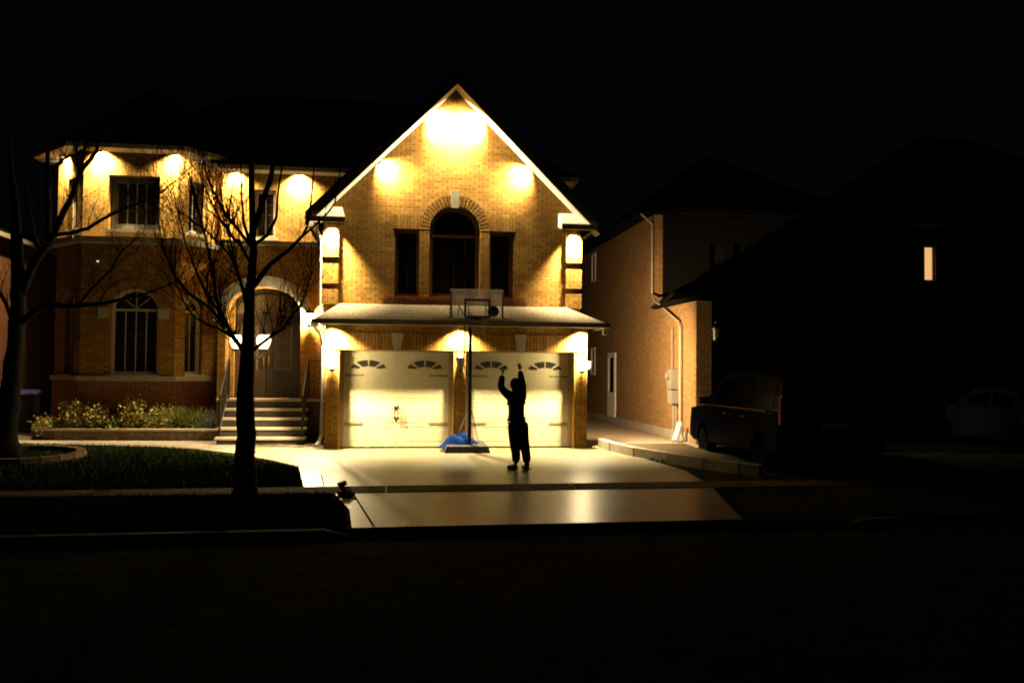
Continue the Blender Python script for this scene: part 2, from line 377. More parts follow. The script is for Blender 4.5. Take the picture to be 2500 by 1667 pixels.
def lantern_body(root, c, r, h, glassm, round_=False):
    """tapered six-sided lantern: cage, glass, roof; c is the centre of the glass body bottom"""
    c = Vector(c); cage = MB()
    for k in range(6):
        a = math.pi*2*k/6
        cage.tube([c + Vector((r*.62*math.cos(a), r*.62*math.sin(a), 0)), c + Vector((r*math.cos(a), r*math.sin(a), h))], .006, 4)
    cage.lathe(c, [(r*.3, -.05), (r*.66, -.02), (r*.66, .006)], 6)
    cage.lathe(c, [(r*1.12, h), (r*1.15, h+.012), (r*.5, h+.07), (r*.2, h+.10), (.012, h+.12), (.018, h+.15), (.004, h+.175)], 6)
    cage.build('cage', 'iron', root)
    g = MB().lathe(c, [(r*.57, .008), (r*.93, h-.004)], 6) if not round_ else MB().lathe(c, [(r*.42, .008), (r*.78, h*.25), (r*1.02, h*.55), (r*1.0, h*.8), (r*.8, h-.004)], 16); g.build('glass', glassm, root, smooth=round_)

def point(root, loc, energy, size=.05, color=WARM):
    l = bpy.data.lights.new('bulb', 'POINT'); l.energy = energy; l.color = color; l.shadow_soft_size = size
    o = bpy.data.objects.new('bulb', l); col.objects.link(o); o.parent = root; o.location = Vector(loc) - ORG[root.name]; return o

# ================================================================ ground
ST = 0.035
def yy(y, x): return y + ST*x
g = MB()
xs = [-120, -40, -12, -6, 0, 6, 12, 40, 120]
prof = [(11.40, None), (14, None), (17, None), (20, None)]
rows = []
for x in xs:
    rows.append([(x, -80, -.06), (x, yy(11.0, x)-.2, -.06), (x, yy(11.37, x), -.05), (x, yy(11.38, x), .10)] +
                [(x, max(y, yy(11.38, x)+.01+i*.01), min(gz(max(y, yy(11.38, x))), .33)-.012) for i, y in enumerate((12.2, 15, 18, 20))] + [(x, 60, .318), (x, 500, .318)])
n = len(rows[0]); g.v = [Vector(p) for r in rows for p in r]
g.f = [(i*n+j, (i+1)*n+j, (i+1)*n+j+1, i*n+j+1) for i in range(len(xs)-1) for j in range(n-1)]
struct(g, 'ground', 'lawn', fix=False)
r_ = MB(); X0 = 120
r_.add([(-X0, -60, 0), (X0, -60, 0), (X0, yy(11.2, X0), 0), (-X0, yy(11.2, -X0), 0)], [(0, 1, 2, 3)]); struct(r_, 'road', 'road', fix=False)
# kerb: low across the driveway mouths
k = MB()
def kerbseg(x0, x1, h0, h1):
    k.add([(x0, yy(11.2, x0), -.04), (x0, yy(11.22, x0), h0), (x0, yy(11.37, x0), h0), (x0, yy(11.39, x0), -.04),
           (x1, yy(11.2, x1), -.04), (x1, yy(11.22, x1), h1), (x1, yy(11.37, x1), h1), (x1, yy(11.39, x1), -.04)],
          [(0, 1, 5, 4), (1, 2, 6, 5), (2, 3, 7, 6)])
for a, b, h0, h1 in ((-60, -.75, .125, .125), (-.75, -.35, .125, .03), (-.35, 6.0, .03, .03), (6.0, 6.5, .03, .125), (6.5, 7.0, .125, .125), (7.0, 7.4, .125, .03), (7.4, 12.6, .03, .03), (12.6, 13, .03, .125), (13, 60, .125, .125)):
    kerbseg(a, b, h0, h1)
struct(k, 'kerb', 'sidewalk', fix=False)
def drape(poly, dz, name, m):
    pts = [(x, y, (gz(y) if y < 20 else .33) + dz) for x, y in poly]
    me = MB(); tri = tessellate_polygon([[Vector((p[0], p[1], 0)) for p in pts]]); me.v = [Vector(p) for p in pts]
    me.f = []
    for a, b, c in tri:
        if (me.v[b]-me.v[a]).cross(me.v[c]-me.v[a]).z < 0: a, c = c, a
        me.f.append((a, b, c))
    return me.build(name, m, fix=False, kind='structure')
DRIVE = [(-.42, yy(11.38, -.42)), (4.7, yy(11.38, 4.7)), (5.3, 14.3), (5.5, 16.2), (5.2, 18.2), (4.95, 20.0), (-1.4, 20.0), (-3.0, 20.0), (-2.2, 18.0), (-1.62, 17.1), (-1.30, 14.65), (-.80, 14.1), (-.50, 12.6)]
drape(DRIVE, .006, 'driveway', 'drive')
drape([(-1.4, 20), (-1.4, 20.9), (-3.0, 20.9), (-3.0, 20.0)], .0065, 'driveway_strip', 'drive')
drape([(4.4, 20), (4.95, 20), (4.95, 21.0), (4.4, 21.0)], .0065, 'side_strip', 'walk')
sw = []
for x in (-60, 60): sw.append((x, yy(14.0, x)))
for x in (60, -60): sw.append((x, yy(14.66, x)))
swm = MB().add([(x, y, gz(y)+.013) for x, y in sw], [(0, 1, 2, 3)])
swm = MB()
for i in range(40):
    x0, x1 = -60+3*i, -60+3*i+2.985
    q = [(x0, yy(14.0, x0)), (x1, yy(14.0, x1)), (x1, yy(14.66, x1)), (x0, yy(14.66, x0))]
    swm.add([(x, y, min(gz(y), .4)+.013) for x, y in q], [(0, 1, 2, 3)])
struct(swm, 'sidewalk', 'sidewalk', fix=False)
# front walk curving left along the planter
WALK = [(-3.0, 20.9), (-1.5, 20.9), (-1.5, 21.3), (-3.8, 21.6), (-4.0, 22.4), (-8.2, 22.4), (-8.9, 24.5), (-10.6, 26.5), (-11.5, 26.0), (-9.6, 23.4), (-8.6, 21.5), (-6.5, 20.95), (-5.0, 20.5), (-4.0, 19.9), (-3.0, 19.0)]
drape([(x, max(y, 20.0)) for x, y in WALK], .009, 'front_walk', 'walk')
drape([(-4.0, 20.0), (-3.0, 20.0), (-2.2, 18.0), (-3.1, 19.2)], .0055, 'walk_mouth', 'walk')
# neighbour driveway and side path
drape([(7.35, yy(11.38, 7.35)), (12.7, yy(11.38, 12.7)), (12.7, 20.0), (6.75, 20.0), (6.75, 16.0), (7.0, 13)], .006, 'neighbour_driveway', 'road')
drape([(4.95, 20.01), (7.35, 20.01), (7.35, 33), (4.6, 33), (4.6, 21.0), (4.95, 21.0)], .005, 'side_path', 'walk')
# painted/tooled joint on the apron
j = MB(); j.add([(-.50, 13.82, gz(13.82)+.0095), (-.475, 13.82, gz(13.82)+.0095), (-.135, yy(11.4, 0), gz(11.4)+.0095), (-.165, yy(11.4, 0), gz(11.4)+.0095)], [(0, 1, 2, 3)])
struct(j, 'driveway_joint', 'lawn', fix=False)

# grass blades on the lawn and boulevard
def blades(regions, count, name, label, m, hmin, hmax):
    import random as rr; rr.seed(3); b = MB(); V = []; F = []
    areas = []
    for reg in regions:
        xs_ = [p[0] for p in reg]; ys_ = [p[1] for p in reg]; areas.append((max(xs_)-min(xs_))*(max(ys_)-min(ys_)))
    tot = sum(areas)
    def inside(x, y, P):
        c = False; j = len(P)-1
        for i in range(len(P)):
            if (P[i][1] > y) != (P[j][1] > y) and x < (P[j][0]-P[i][0])*(y-P[i][1])/(P[j][1]-P[i][1])+P[i][0]: c = not c
            j = i
        return c
    for reg, A in zip(regions, areas):
        xs_ = [p[0] for p in reg]; ys_ = [p[1] for p in reg]
        for _ in range(int(count*A/tot)):
            x = rr.uniform(min(xs_), max(xs_)); y = rr.uniform(min(ys_), max(ys_))
            if not inside(x, y, reg): continue
            z = min(gz(y), .33)-.015; h = rr.uniform(hmin, hmax); a = rr.uniform(0, math.pi); d = rr.uniform(.006, .012); lx = rr.gauss(0, .025); ly = rr.gauss(0, .025); n = len(V)
            V += [Vector((x-d*math.cos(a), y-d*math.sin(a), z)), Vector((x+d*math.cos(a), y+d*math.sin(a), z)), Vector((x+lx, y+ly, z+h))]; F.append((n, n+1, n+2))
    b.v = V; b.f = F; o = b.build(name, m, fix=False); o['kind'] = 'stuff'; o['label'] = label; o['category'] = 'grass'; return o
LAWN1 = [(-10.5, 14.3), (-1.34, 14.66), (-1.62, 16.9), (-2.2, 17.7), (-3.1, 18.7), (-4.0, 19.7), (-5.0, 20.4), (-6.5, 20.85), (-8.6, 21.4), (-12, 21.4)]
LAWN2 = [(-6.5, 11.2), (-.52, 11.42), (-.58, 12.6), (-.9, 13.95), (-6.5, 13.8)]
blades([LAWN1], 90000, 'lawn_grass', 'dark short grass of the front lawn left of the driveway', 'grass', .05, .10)
blades([LAWN2], 60000, 'boulevard_grass', 'black grass strip between sidewalk and road kerb', 'grass', .04, .09)
blades([[(5.3, 17.6), (6.8, 16.2), (6.9, 19.8), (5.2, 20.0)]], 7000, 'island_grass', 'sparse grass inside the narrow bed between the two driveways', 'grass', .04, .12)

# ================================================================ main house
H = empty('brick_house', (1.5, 20, .33), 'two storey golden brick house with lit gable over double garage', 'house')
YL, YU = 20.0, 20.4
xl, xr = -1.37, 4.46
# lower garage wall with two openings
ops = [(-1.06, 1.44), (1.70, 4.17)]
loops = [rect(xl, xr, .30, 3.35)] + [rect(a, b, .29, 2.49) for a, b in ops]
def notch(): # openings reach the ground: outline with two notches
    return [(xl, .30), (ops[0][0], .30), (ops[0][0], 2.49), (ops[0][1], 2.49), (ops[0][1], .30), (ops[1][0], .30), (ops[1][0], 2.49), (ops[1][1], 2.49), (ops[1][1], .30), (xr, .30), (xr, 3.10), (xl, 3.10)]
MB().panel([notch()], (0, YL, 0), FX, FN, .42).build('garage_wall', 'brick', H)
# side returns of the garage block
s_ = MB(); s_.box(xl, xl+.25, YL+.42, 22.3, .30, 3.1); s_.box(xr-.25, xr, YL+.42, 23.8, .30, 3.1); split(s_, 'garage_side_wall', 'brick', H)
# soldier course strip 3 mm proud over the doors
s_ = MB()
for a, b in ops: s_.box(a-.09, b+.09, YL-.012, YL+.05, 2.49, 2.86)
split(s_, 'soldier_course', 'soldier', H)
for cx in (.19, 2.94):
    MB().panel([[(cx-.085, 2.50), (cx+.085, 2.50), (cx+.13, 2.87), (cx-.13, 2.87)]], (0, YL-.04, 0), FX, FN, .08).build('keystone', 'stone', H)
# upper gable wall
GX = 1.45; gl_, gr_ = -1.46, 4.37
up = [(gl_, 3.3), (gr_, 3.3), (gr_, 5.53), (GX, 8.46), (gl_, 5.53)]
aw = arch(GX+.01, 1.14, 3.72, 5.22, .56)
o1 = rect(.12, .68, 3.72, 5.24); o2 = rect(2.25, 2.81, 3.72, 5.24)
MB().panel([up, aw, o1, o2], (0, YU, 0), FX, FN, .36).build('gable_wall', 'brick', H)
s_ = MB(); s_.box(gl_, gl_+.25, YU+.36, 23.8, 3.1, 5.6); s_.box(gr_-.25, gr_, YU+.36, 23.8, 3.1, 5.6); split(s_, 'gable_side_wall', 'brick', H)
# brick trims round the upper windows
s_ = MB()
for a, b in ((.12, .68), (2.25, 2.81)): s_.box(a-.06, b+.06, YU-.012, YU+.05, 5.24, 5.56)
split(s_, 'window_soldier_course', 'soldier', H)
ring = MB()
nb = 26
for i in range(nb):
    a0 = math.pi*(i+.14)/nb; a1 = math.pi*(i+.86)/nb
    if abs((i+.5)/nb-.5) < .035: continue
    ring.panel([ringloop(GX+.01, 5.22, .575, .565, .80, .82, 2, a0, a1)], (0, YU-.022, 0), FX, FN, .06)
ring.build('arch_ring', 'brick', H)
MB().panel([ringloop(GX+.01, 5.22, .575, .565, .80, .82, 24)], (0, YU-.006, 0), FX, FN, .02).build('arch_mortar', 'riser', H)
s_ = MB()
for sx in (-1, 1):
    x = GX+.01+sx*.688; s_.box(x-.105, x+.105, YU-.02, YU+.04, 3.70, 5.21)
split(s_, 'window_pier', 'brick', H)
MB().panel([[(GX-.065, 5.74), (GX+.085, 5.74), (GX+.115, 6.13), (GX-.095, 6.13)]], (0, YU-.05, 0), FX, FN, .09).build('keystone', 'stone', H)
window(H, (0, YU, 0), FX, FN, GX+.01, 1.14, 3.72, 5.22, rise=.56, nx=4, nz=4, depth=.2, fr=.05, transom=5.13, sill=False, frm='taupe', mun='muntin_dark')
window(H, (0, YU, 0), FX, FN, .40, .56, 3.72, 5.24, nx=2, nz=4, depth=.2, fr=.045, sill=False, frm='taupe', mun='muntin_dark')
window(H, (0, YU, 0), FX, FN, 2.53, .56, 3.72, 5.24, nx=2, nz=4, depth=.2, fr=.045, sill=False, frm='taupe', mun='muntin_dark')
split(MB().box(-.16, 3.10, YU-.12, YU-.001, 3.52, 3.63).box(-.12, 3.06, YU-.05, YU-.001, 3.632, 3.71), 'window_ledge', 'brick_dark', H)
# quoin blocks on the gable corners
q_ = MB()
for (a, b) in ((gl_-.02, -1.13), (4.03, gr_+.02)):
    for z0, z1 in ((3.50, 3.83), (3.96, 4.40), (4.55, 5.18)):
        q_.box(a, b, YU-.09, YU-.001, z0, z1)
split(q_, 'corner_quoin', 'brick', H)
# pent roof over the garage
px0, px1, tz0 = -1.56, 4.70, 3.10
pr_ = MB()
pr_.add([(px0, 19.1, 3.10), (px1, 19.1, 3.10), (px1, YU+.3, 3.10), (px0, YU+.3, 3.10), (-1.08, YU-.1, 3.52), (4.03, YU-.1, 3.52), (4.03, YU+.3, 3.52), (-1.08, YU+.3, 3.52)],
        [(0, 1, 5, 4), (1, 2, 6, 5), (3, 0, 4, 7), (4, 5, 6, 7), (0, 3, 2, 1), (2, 3, 7, 6)])
pr_.build('pent_roof', 'pent', H)
MB().box(px0+.02, px1-.02, 19.14, YL-.001, 3.04, 3.09).box(-1.5, xl-.001, YL, 20.9, 3.04, 3.09).box(xr+.001, px1-.02, YL, 20.6, 3.04, 3.09).build('soffit', 'gutter', H)
gm = MB().box(px0-.05, px1+.05, 19.0, 19.098, 3.0, 3.11)
gm.box(px0-.05, px0-.003, 19.1, YU+.3, 3.0, 3.11).box(px1+.003, px1+.05, 19.1, YU+.3, 3.0, 3.11).box(px1-.06, px1+.03, 19.2, 19.29, 2.86, 2.998)
gm.build('gutter', 'gutter', H)
# gable roof: two slopes with rake board
RY = 19.95; ap = Vector((GX, 0, 8.42)); 
def slope(mb, s, off0, off1, y0, y1, ext=4.46-GX+.27):
    d = Vector((s*.7071, 0, -.7071)); nrm = Vector((s*.7071, 0, .7071))
    L_ = ext*1.4142
    a0 = Vector((GX, 0, 8.50)) + Vector((0, 0, off0*1.414)); a1 = Vector((GX, 0, 8.50)) + Vector((0, 0, off1*1.414))
    pts = []
    for y in (y0, y1):
        for p in (a0, a0 + d*L_, a1 + d*L_, a1): pts.append((p.x, y, p.z))
    mb.add(pts, [(0, 1, 2, 3), (7, 6, 5, 4), (0, 4, 5, 1), (1, 5, 6, 2), (2, 6, 7, 3), (3, 7, 4, 0)])
gr = MB(); slope(gr, -1, .02, .19, RY-.02, 27.5); slope(gr, 1, .02, .19, RY-.02, 27.5); gr.build('gable_roof', 'shingle', H)
rk = MB(); slope(rk, -1, -.045, .14, RY-.06, RY-.025); slope(rk, 1, -.045, .14, RY-.06, RY-.025); rk.build('rake_board', 'fascia', H)
sf = MB(); slope(sf, -1, -.035, .015, RY-.02, YU-.001); slope(sf, 1, -.035, .015, RY-.02, YU-.001); sf.build('rake_soffit', 'white', H)
# boxed eave returns
er = MB()
er.add([(-1.66, RY-.06, 5.37), (-.98, RY-.06, 5.37), (-1.06, YU-.12, 5.66), (-1.38, YU-.12, 5.66), (-1.66, YU-.001, 5.37), (-.98, YU-.001, 5.37), (-1.06, YU-.001, 5.66), (-1.38, YU-.001, 5.66)], [(0, 1, 2, 3), (4, 7, 6, 5), (0, 4, 5, 1), (1, 5, 6, 2), (2, 6, 7, 3), (3, 7, 4, 0)])
er.add([(4.57, RY-.06, 5.37), (3.85, RY-.06, 5.37), (3.85, YU-.12, 5.68), (4.27, YU-.12, 5.68), (4.57, YU-.001, 5.37), (3.85, YU-.001, 5.37), (3.85, YU-.001, 5.68), (4.27, YU-.001, 5.68)], [(0, 1, 2, 3), (4, 7, 6, 5), (0, 4, 5, 1), (1, 5, 6, 2), (2, 6, 7, 3), (3, 7, 4, 0)])
split(er, 'eave_return', 'white', H)
split(MB().box(-1.72, -.96, RY-.14, RY-.063, 5.25, 5.37).box(3.83, 4.63, RY-.14, RY-.063, 5.25, 5.37).box(-1.72, -.99, RY-.06, YU-.1, 5.31, 5.367).box(3.86, 4.63, RY-.06, YU-.1, 5.31, 5.367), 'return_gutter', 'gutter', H)
split(MB().box(-1.76, -1.68, RY-.06, 24, 5.27, 5.38).box(4.59, 4.67, RY-.06, 24, 5.27, 5.38), 'side_gutter', 'gutter', H)
# downspout on the garage corner
MB().tube([(-1.60, 20.3, 5.25), (-1.60, 20.25, 5.1), (-1.52, 20.32, 4.95), (-1.52, 20.32, 3.45), (-1.52, 20.2, 3.3)], .035, 8).build('downspout', 'gutter', H)
MB().tube([(-1.60, 19.3, 3.0), (-1.45, 19.85, 2.8), (-1.42, 19.95, 2.6), (-1.42, 19.95, .62), (-1.46, 19.9, .48), (-1.52, 19.75, .42)], .038, 8).build('downspout', 'fascia', H)

# garage doors
def garage_door(cx, w_):
    z0, z1 = .335, 2.49; y = YL+.33
    d = MB().box(cx-w_/2, cx+w_/2, y+.0145, y+.07, z0, z1)
    # frame jamb
    rows_ = [z0 + (z1-z0)*i/4 for i in range(5)]
    st = .07
    # stiles and rails as a raised layer, panels recessed with a raised centre field
    cols = [(cx-w_/2+.03, cx-.09), (cx+.09, cx+w_/2-.03)]
    for (a, b) in cols:
        for i in range(4):
            za, zb = rows_[i]+.012, rows_[i+1]-.012
            hole = rect(a+.09, b-.09, za+.075, zb-.075)
            if i == 3: hole = None
            lp = [rect(a, b, za, zb)]
            if hole: lp.append(hole)
            d.panel(lp, (0, y+.011, 0), FX, FN, .0035)
            if hole: d.panel([rect(a+.13, b-.13, za+.115, zb-.115)], (0, y+.0125, 0), FX, FN, .002)
            if i == 3: # lunette frame round the fan window
                c = (a+b)/2; d.panel([ringloop(c, z1-.42, .40, .20, .44, .24, 14)], (0, y+.004, 0), FX, FN, .007)
    for i in range(4):
        d.panel([rect(cx-.085, cx-.012, rows_[i]+.012, rows_[i+1]-.012)], (0, y+.0095, 0), FX, FN, .005)
        d.panel([rect(cx+.012, cx+.085, rows_[i]+.012, rows_[i+1]-.012)], (0, y+.0095, 0), FX, FN, .005)
    D = d.build('garage_door', 'door_cream', H)
    for (a, b) in cols:
        c = (a+b)/2; zc = z1-.42; p = MB()
        for k in range(4):
            a0, a1 = ((.10, .60), (.82, 1.52), (math.pi-1.52, math.pi-.82), (math.pi-.60, math.pi-.10))[k]
            p.panel([ringloop(c, zc, .20, .055, .39, .20, 5, a0, a1)], (0, y+.007, 0), FX, FN, .004)
        p.build('fan_window', 'door_glass', D)
    for sx in (-1, 1):
        hx = cx+sx*.035; hh = MB().tube([(hx, y-.005, .98), (hx, y-.045, 1.0), (hx, y-.045, 1.22), (hx, y-.005, 1.24)], .014, 6)
        hh.box(hx-.02, hx+.02, y-.008, y+.009, .965, 1.01).box(hx-.02, hx+.02, y-.008, y+.009, 1.21, 1.255); hh.build('handle', 'pole', D)
        for z in (.86, 1.93):
            x0 = cx+sx*(w_/2-.05); x1 = x0-sx*.40
            MB().panel([[(x0, z-.028), (x0, z+.028), (x1+sx*.08, z+.015), (x1, z+.024), (x1-sx*.02, z), (x1, z-.024), (x1+sx*.08, z-.015)]], (0, y+.003, 0), FX, FN, .008).build('hinge', 'hinge', D)
    # casing
    c_ = MB()
    for sx in (-1, 1):
        x = cx+sx*w_/2; 
        c_.box(min(x, x+sx*.06), max(x, x+sx*.06), y-.06, y+.1, z0-.004, z1+.05); 
        c_.box(min(x+sx*.01, x-sx*.03), max(x+sx*.01, x-sx*.03), y-.035, y-.005, z0-.003, z1+.02)
    c_.box(cx-w_/2-.06, cx+w_/2+.06, y-.062, y+.1, z1-.03, z1+.0); c_.build('door_casing', 'taupe', D)
M_['hinge'] = mat('hinge_strap', (0.3, 0.24, 0.13), 0.5)
garage_door(.19, 2.38); garage_door(2.935, 2.36)

# ---- left wing: porch bay, main upper wall, bay tower
PX0, PX1, PY = -4.05, -1.40, 22.3
MB().panel([[(PX0, .3), (-3.87, .3), (-3.87, 3.36)] + [(-2.99 + .88*math.cos(math.pi*(1-i/16)), 3.36 + .66*math.sin(math.pi*i/16)) for i in range(17)] + [(-2.11, .3), (PX1, .3), (PX1, 5.02), (PX0, 5.02)]], (0, PY, 0), FX, FN, .45).build('porch_wall', 'brick', H)
MB().box(PX0, PX0+.3, PY+.451, 24.0, .3, 5.02).build('porch_side_wall', 'brick', H)
MB().box(PX0-.1, PX1, PY-.1, 23.82, 5.022, 5.12).build('porch_cap', 'stone', H)
MB().panel([ringloop(-2.99, 3.36, .885, .665, 1.16, .93, 22)], (0, PY-.03, 0), FX, FN, .08).build('arch_ring', 'stone', H)
split(MB().box(-3.92-.24, -3.88, PY-.03, PY+.02, 3.18, 3.358).box(-2.10, -1.83, PY-.03, PY+.02, 3.18, 3.358), 'impost', 'stone', H)
# door wall in the recess
DY = 22.95
MB().box(-3.75, -2.05, DY+.12, DY+.2, 1.33, 4.6).build('porch_back_wall', 'taupe', H)
dd = MB().panel([arch(-2.99, 1.78, 1.34, 3.36, .66), arch(-2.99, 1.60, 1.36, 3.36, .58)], (0, DY-.04, 0), FX, FN, .12)
dd.box(-3.82, -2.16, DY-.03, DY+.05, 3.30, 3.38); DF = dd.build('door_frame', 'door_brown', H)
for s in (-1, 1):
    a, b = (-3.78, -3.0) if s < 0 else (-2.98, -2.20)
    d = MB().panel([rect(a, b, 1.35, 3.30), rect(a+.17, b-.17, 2.0, 3.12)], (0, DY, 0), FX, FN, .05)
    d.panel([rect(a+.15, b-.15, 1.47, 1.85), rect(a+.2, b-.2, 1.52, 1.80)], (0, DY-.012, 0), FX, FN, .011)
    dr = d.build('front_door', 'door_brown', H)
    MB().panel([rect(a+.17, b-.17, 2.0, 3.12)], (0, DY+.02, 0), FX, FN, .01).build('door_glass', 'door_lead', dr)
    ir = MB(); c = (a+b)/2
    for kx in (-.14, -.07, 0, .07, .14): ir.tube([(c+kx, DY+.01, 2.0), (c+kx, DY+.01, 3.12)], .007, 4)
    for zz in (2.2, 2.56, 2.92):
        for kx in (-.105, .035): ir.tube([(c+.035+kx+.05*math.cos(t_), DY+.005, zz+.09*math.sin(t_)) for t_ in [2*math.pi*i/10 for i in range(11)]], .006, 4)
    ir.build('iron_scroll', 'iron', dr)
    MB().tube([(-2.99+s*.06, DY-.005, 2.1), (-2.99+s*.06, DY-.05, 2.13), (-2.99+s*.06, DY-.05, 2.36), (-2.99+s*.06, DY-.005, 2.4)], .012, 6).build('handle', 'chrome', dr)
tr_ = MB().panel([[(-3.75, 3.40)]+[(-2.99+.74*math.cos(math.pi*(1-i/14)), 3.42+.47*math.sin(math.pi*i/14)) for i in range(15)]+[(-2.23, 3.40)]], (0, DY+.02, 0), FX, FN, .01)
tro = tr_.build('transom_window', 'door_lead', H)
tb = MB()
for k in range(1, 8):
    a = math.pi*k/8; tb.tube([(-2.99, DY+.01, 3.40), (-2.99+.74*math.cos(a), DY+.01, 3.42+.47*math.sin(a))], .008, 4)
tb.build('transom_scroll', 'iron', tro)
# porch ceiling
MB().box(-3.9, -2.05, PY+.451, 23.2, 4.15, 4.2).build('porch_ceiling', 'gutter', H)
# upper main wall
UY = 23.8
MB().panel([rect(-4.3, gl_+.02, 4.9, 7.08), rect(-3.48, -2.93, 5.42, 6.66)], (0, UY, 0), FX, FN, .3).build('upper_wall', 'brick', H)
window(H, (0, UY, 0), FX, FN, -3.205, .55, 5.42, 6.66, nx=2, nz=4, depth=.14, fr=.05)
split(MB().box(4.1, 4.42, 23.8, 33, .3, 7.08).box(-1.4, 4.1, 23.8, 24, 5.0, 7.08).box(-8.35, -8.1, 24.2, 33, .3, 7.08), 'rear_wall', 'brick', H)
# bay tower
BP = [(-8.35, 24.1), (-7.40, 23.0), (-5.19, 23.0), (-4.25, 24.1)]
def face(i): 
    a = Vector(BP[i]+(0,)); b = Vector(BP[i+1]+(0,)); U = (b-a).normalized(); N = Vector((-U.y, U.x, 0)); return a, U, N, (b-a).length
B0, B1 = .3, 7.3
for i in range(3):
    a, U, N, L_ = face(i)
    if i == 1:
        wc, ww, wcl = L_*.545, 1.02, L_*.545
        wc = -6.21+7.40; wl = 1.06; 
        holes = [rect(wc-.60, wc+.60, 5.42, 6.74), arch(wc+.05, 1.12, 1.88, 3.50, .48)]
    elif i == 2: holes = [rect(.32, .80, 5.42, 6.72), arch(.55, .52, 1.88, 3.52, .26)]
    else: holes = [rect(L_-.85, L_-.30, 5.42, 6.72), arch(L_-.6, .52, 1.88, 3.52, .26)]
    MB().panel([rect(0, L_, 1.84, B1)] + holes, a, U, N, .28).build('bay_wall', 'brick', H)
    MB().obox(a, U, N, -.015, L_+.015, -.04, .27, .3, 1.72).build('bay_base_wall', 'brick_dark', H)
    MB().obox(a, U, N, -.05, L_+.05, -.09, .28, 1.722, 1.838).build('sill_course', 'stone', H)
    MB().obox(a, U, N, -.11, L_+.11, -.27, -.001, 5.06, 5.20).build('belt_course', 'stone', H)
    if i == 1:
        window(H, a, U, N, wc, 1.20, 5.42, 6.74, nx=4, nz=3, depth=.2, fr=.10, transom=None, frm='fascia')
        window(H, a, U, N, wc+.05, 1.12, 1.88, 3.50, rise=.48, nx=4, nz=5, depth=.16, fr=.045, transom=3.46, sill=True)
        MB().panel([ringloop(wc+.05, 3.50, .565, .485, .78, .70, 16)], a-N*.03, U, N, .029).build('arch_ring', 'brick', H)
        im = MB()
        for s in (-1, 1):
            c = wc+.05+s*.70; im.obox(a, U, N, c-.125, c+.125, -.045, -.001, 3.24, 3.498)
        split(im, 'impost', 'stone', H)
        split(MB().obox(a, U, N, wc-.62, wc+.62, -.012, -.001, 6.742, 6.98), 'soldier_course', 'soldier', H)
    else:
        c = .56 if i == 2 else L_-.575
        c2 = .55 if i == 2 else L_-.6
        window(H, a, U, N, c, .48 if i == 2 else .55, 5.42, 6.72, nx=2, nz=4, depth=.12, fr=.05)
        window(H, a, U, N, c2, .52, 1.88, 3.52, rise=.26, nx=2, nz=5, depth=.12, fr=.05, transom=3.45)
        MB().panel([ringloop(c2, 3.52, .265, .265, .42, .40, 14)], a-N*.03, U, N, .029).build('arch_ring', 'stone', H)
# bay eave: soffit slab, gutter and roof
def offs(d): 
    out = [(-8.35-d*1.0, 24.4), (-8.35-d*1.0, 24.1-d*.45)]
    return [(-8.35-d*1.05, 24.6), (-8.35-d*1.05, 24.1-d*.4), (-7.40-d*.45, 23.0-d), (-5.19+d*.45, 23.0-d), (-4.25+d*1.05, 24.1-d*.4), (-4.25+d*1.05, 24.6)]
MB().prism(offs(.42), 7.30, 7.335).build('bay_soffit', 'white', H)
o_, i_ = offs(.52), offs(.425); bgm = MB()
for k in range(5):
    bgm.add([(o_[k][0], o_[k][1], z) for z in (7.29, 7.40)] + [(o_[k+1][0], o_[k+1][1], z) for z in (7.29, 7.40)] + [(i_[k][0], i_[k][1], z) for z in (7.29, 7.40)] + [(i_[k+1][0], i_[k+1][1], z) for z in (7.29, 7.40)],
            [(0, 2, 3, 1), (4, 5, 7, 6), (0, 4, 6, 2), (1, 3, 7, 5), (0, 1, 5, 4), (2, 6, 7, 3)])
bgm.build('bay_gutter', 'gutter', H)
br = MB(); ro = offs(.50); br.v = [Vector((x, y, 7.41)) for x, y in ro] + [Vector((-6.3, 25.2, 9.6)), Vector((-6.3, 27.5, 9.6))]
br.f = [(0, 1, 6), (1, 2, 6), (2, 3, 6), (3, 4, 6), (4, 5, 6), (5, 7, 6), (0, 6, 7), (0, 7, 5), (5, 4, 3, 2, 1, 0)]
br.build('bay_roof', 'shingle', H)
# main eave and hip roof
MB().box(-4.35, -1.55, 23.40, UY+.1, 7.08, 7.115).box(4.38, 4.85, 23.40, 33, 7.08, 7.115).box(-1.55, 4.38, 23.40, UY, 7.08, 7.115).build('main_soffit', 'white', H)
MB().box(-4.35, 4.95, 23.30, 23.398, 7.07, 7.18).box(4.852, 4.95, 23.4, 33, 7.07, 7.18).build('main_gutter', 'gutter', H)
mr = MB(); mr.add([(-8.6, 23.9, 7.19), (-4.4, 23.3, 7.19), (4.95, 23.3, 7.19), (4.95, 33.4, 7.19), (-8.8, 33.4, 7.19), (-4.6, 28.3, 10.4), (1.0, 28.3, 10.4)],
                  [(0, 1, 5), (1, 2, 6, 5), (2, 3, 6), (3, 4, 5, 6), (4, 0, 5), (4, 3, 2, 1, 0)])
mr.build('main_roof', 'shingle', H)

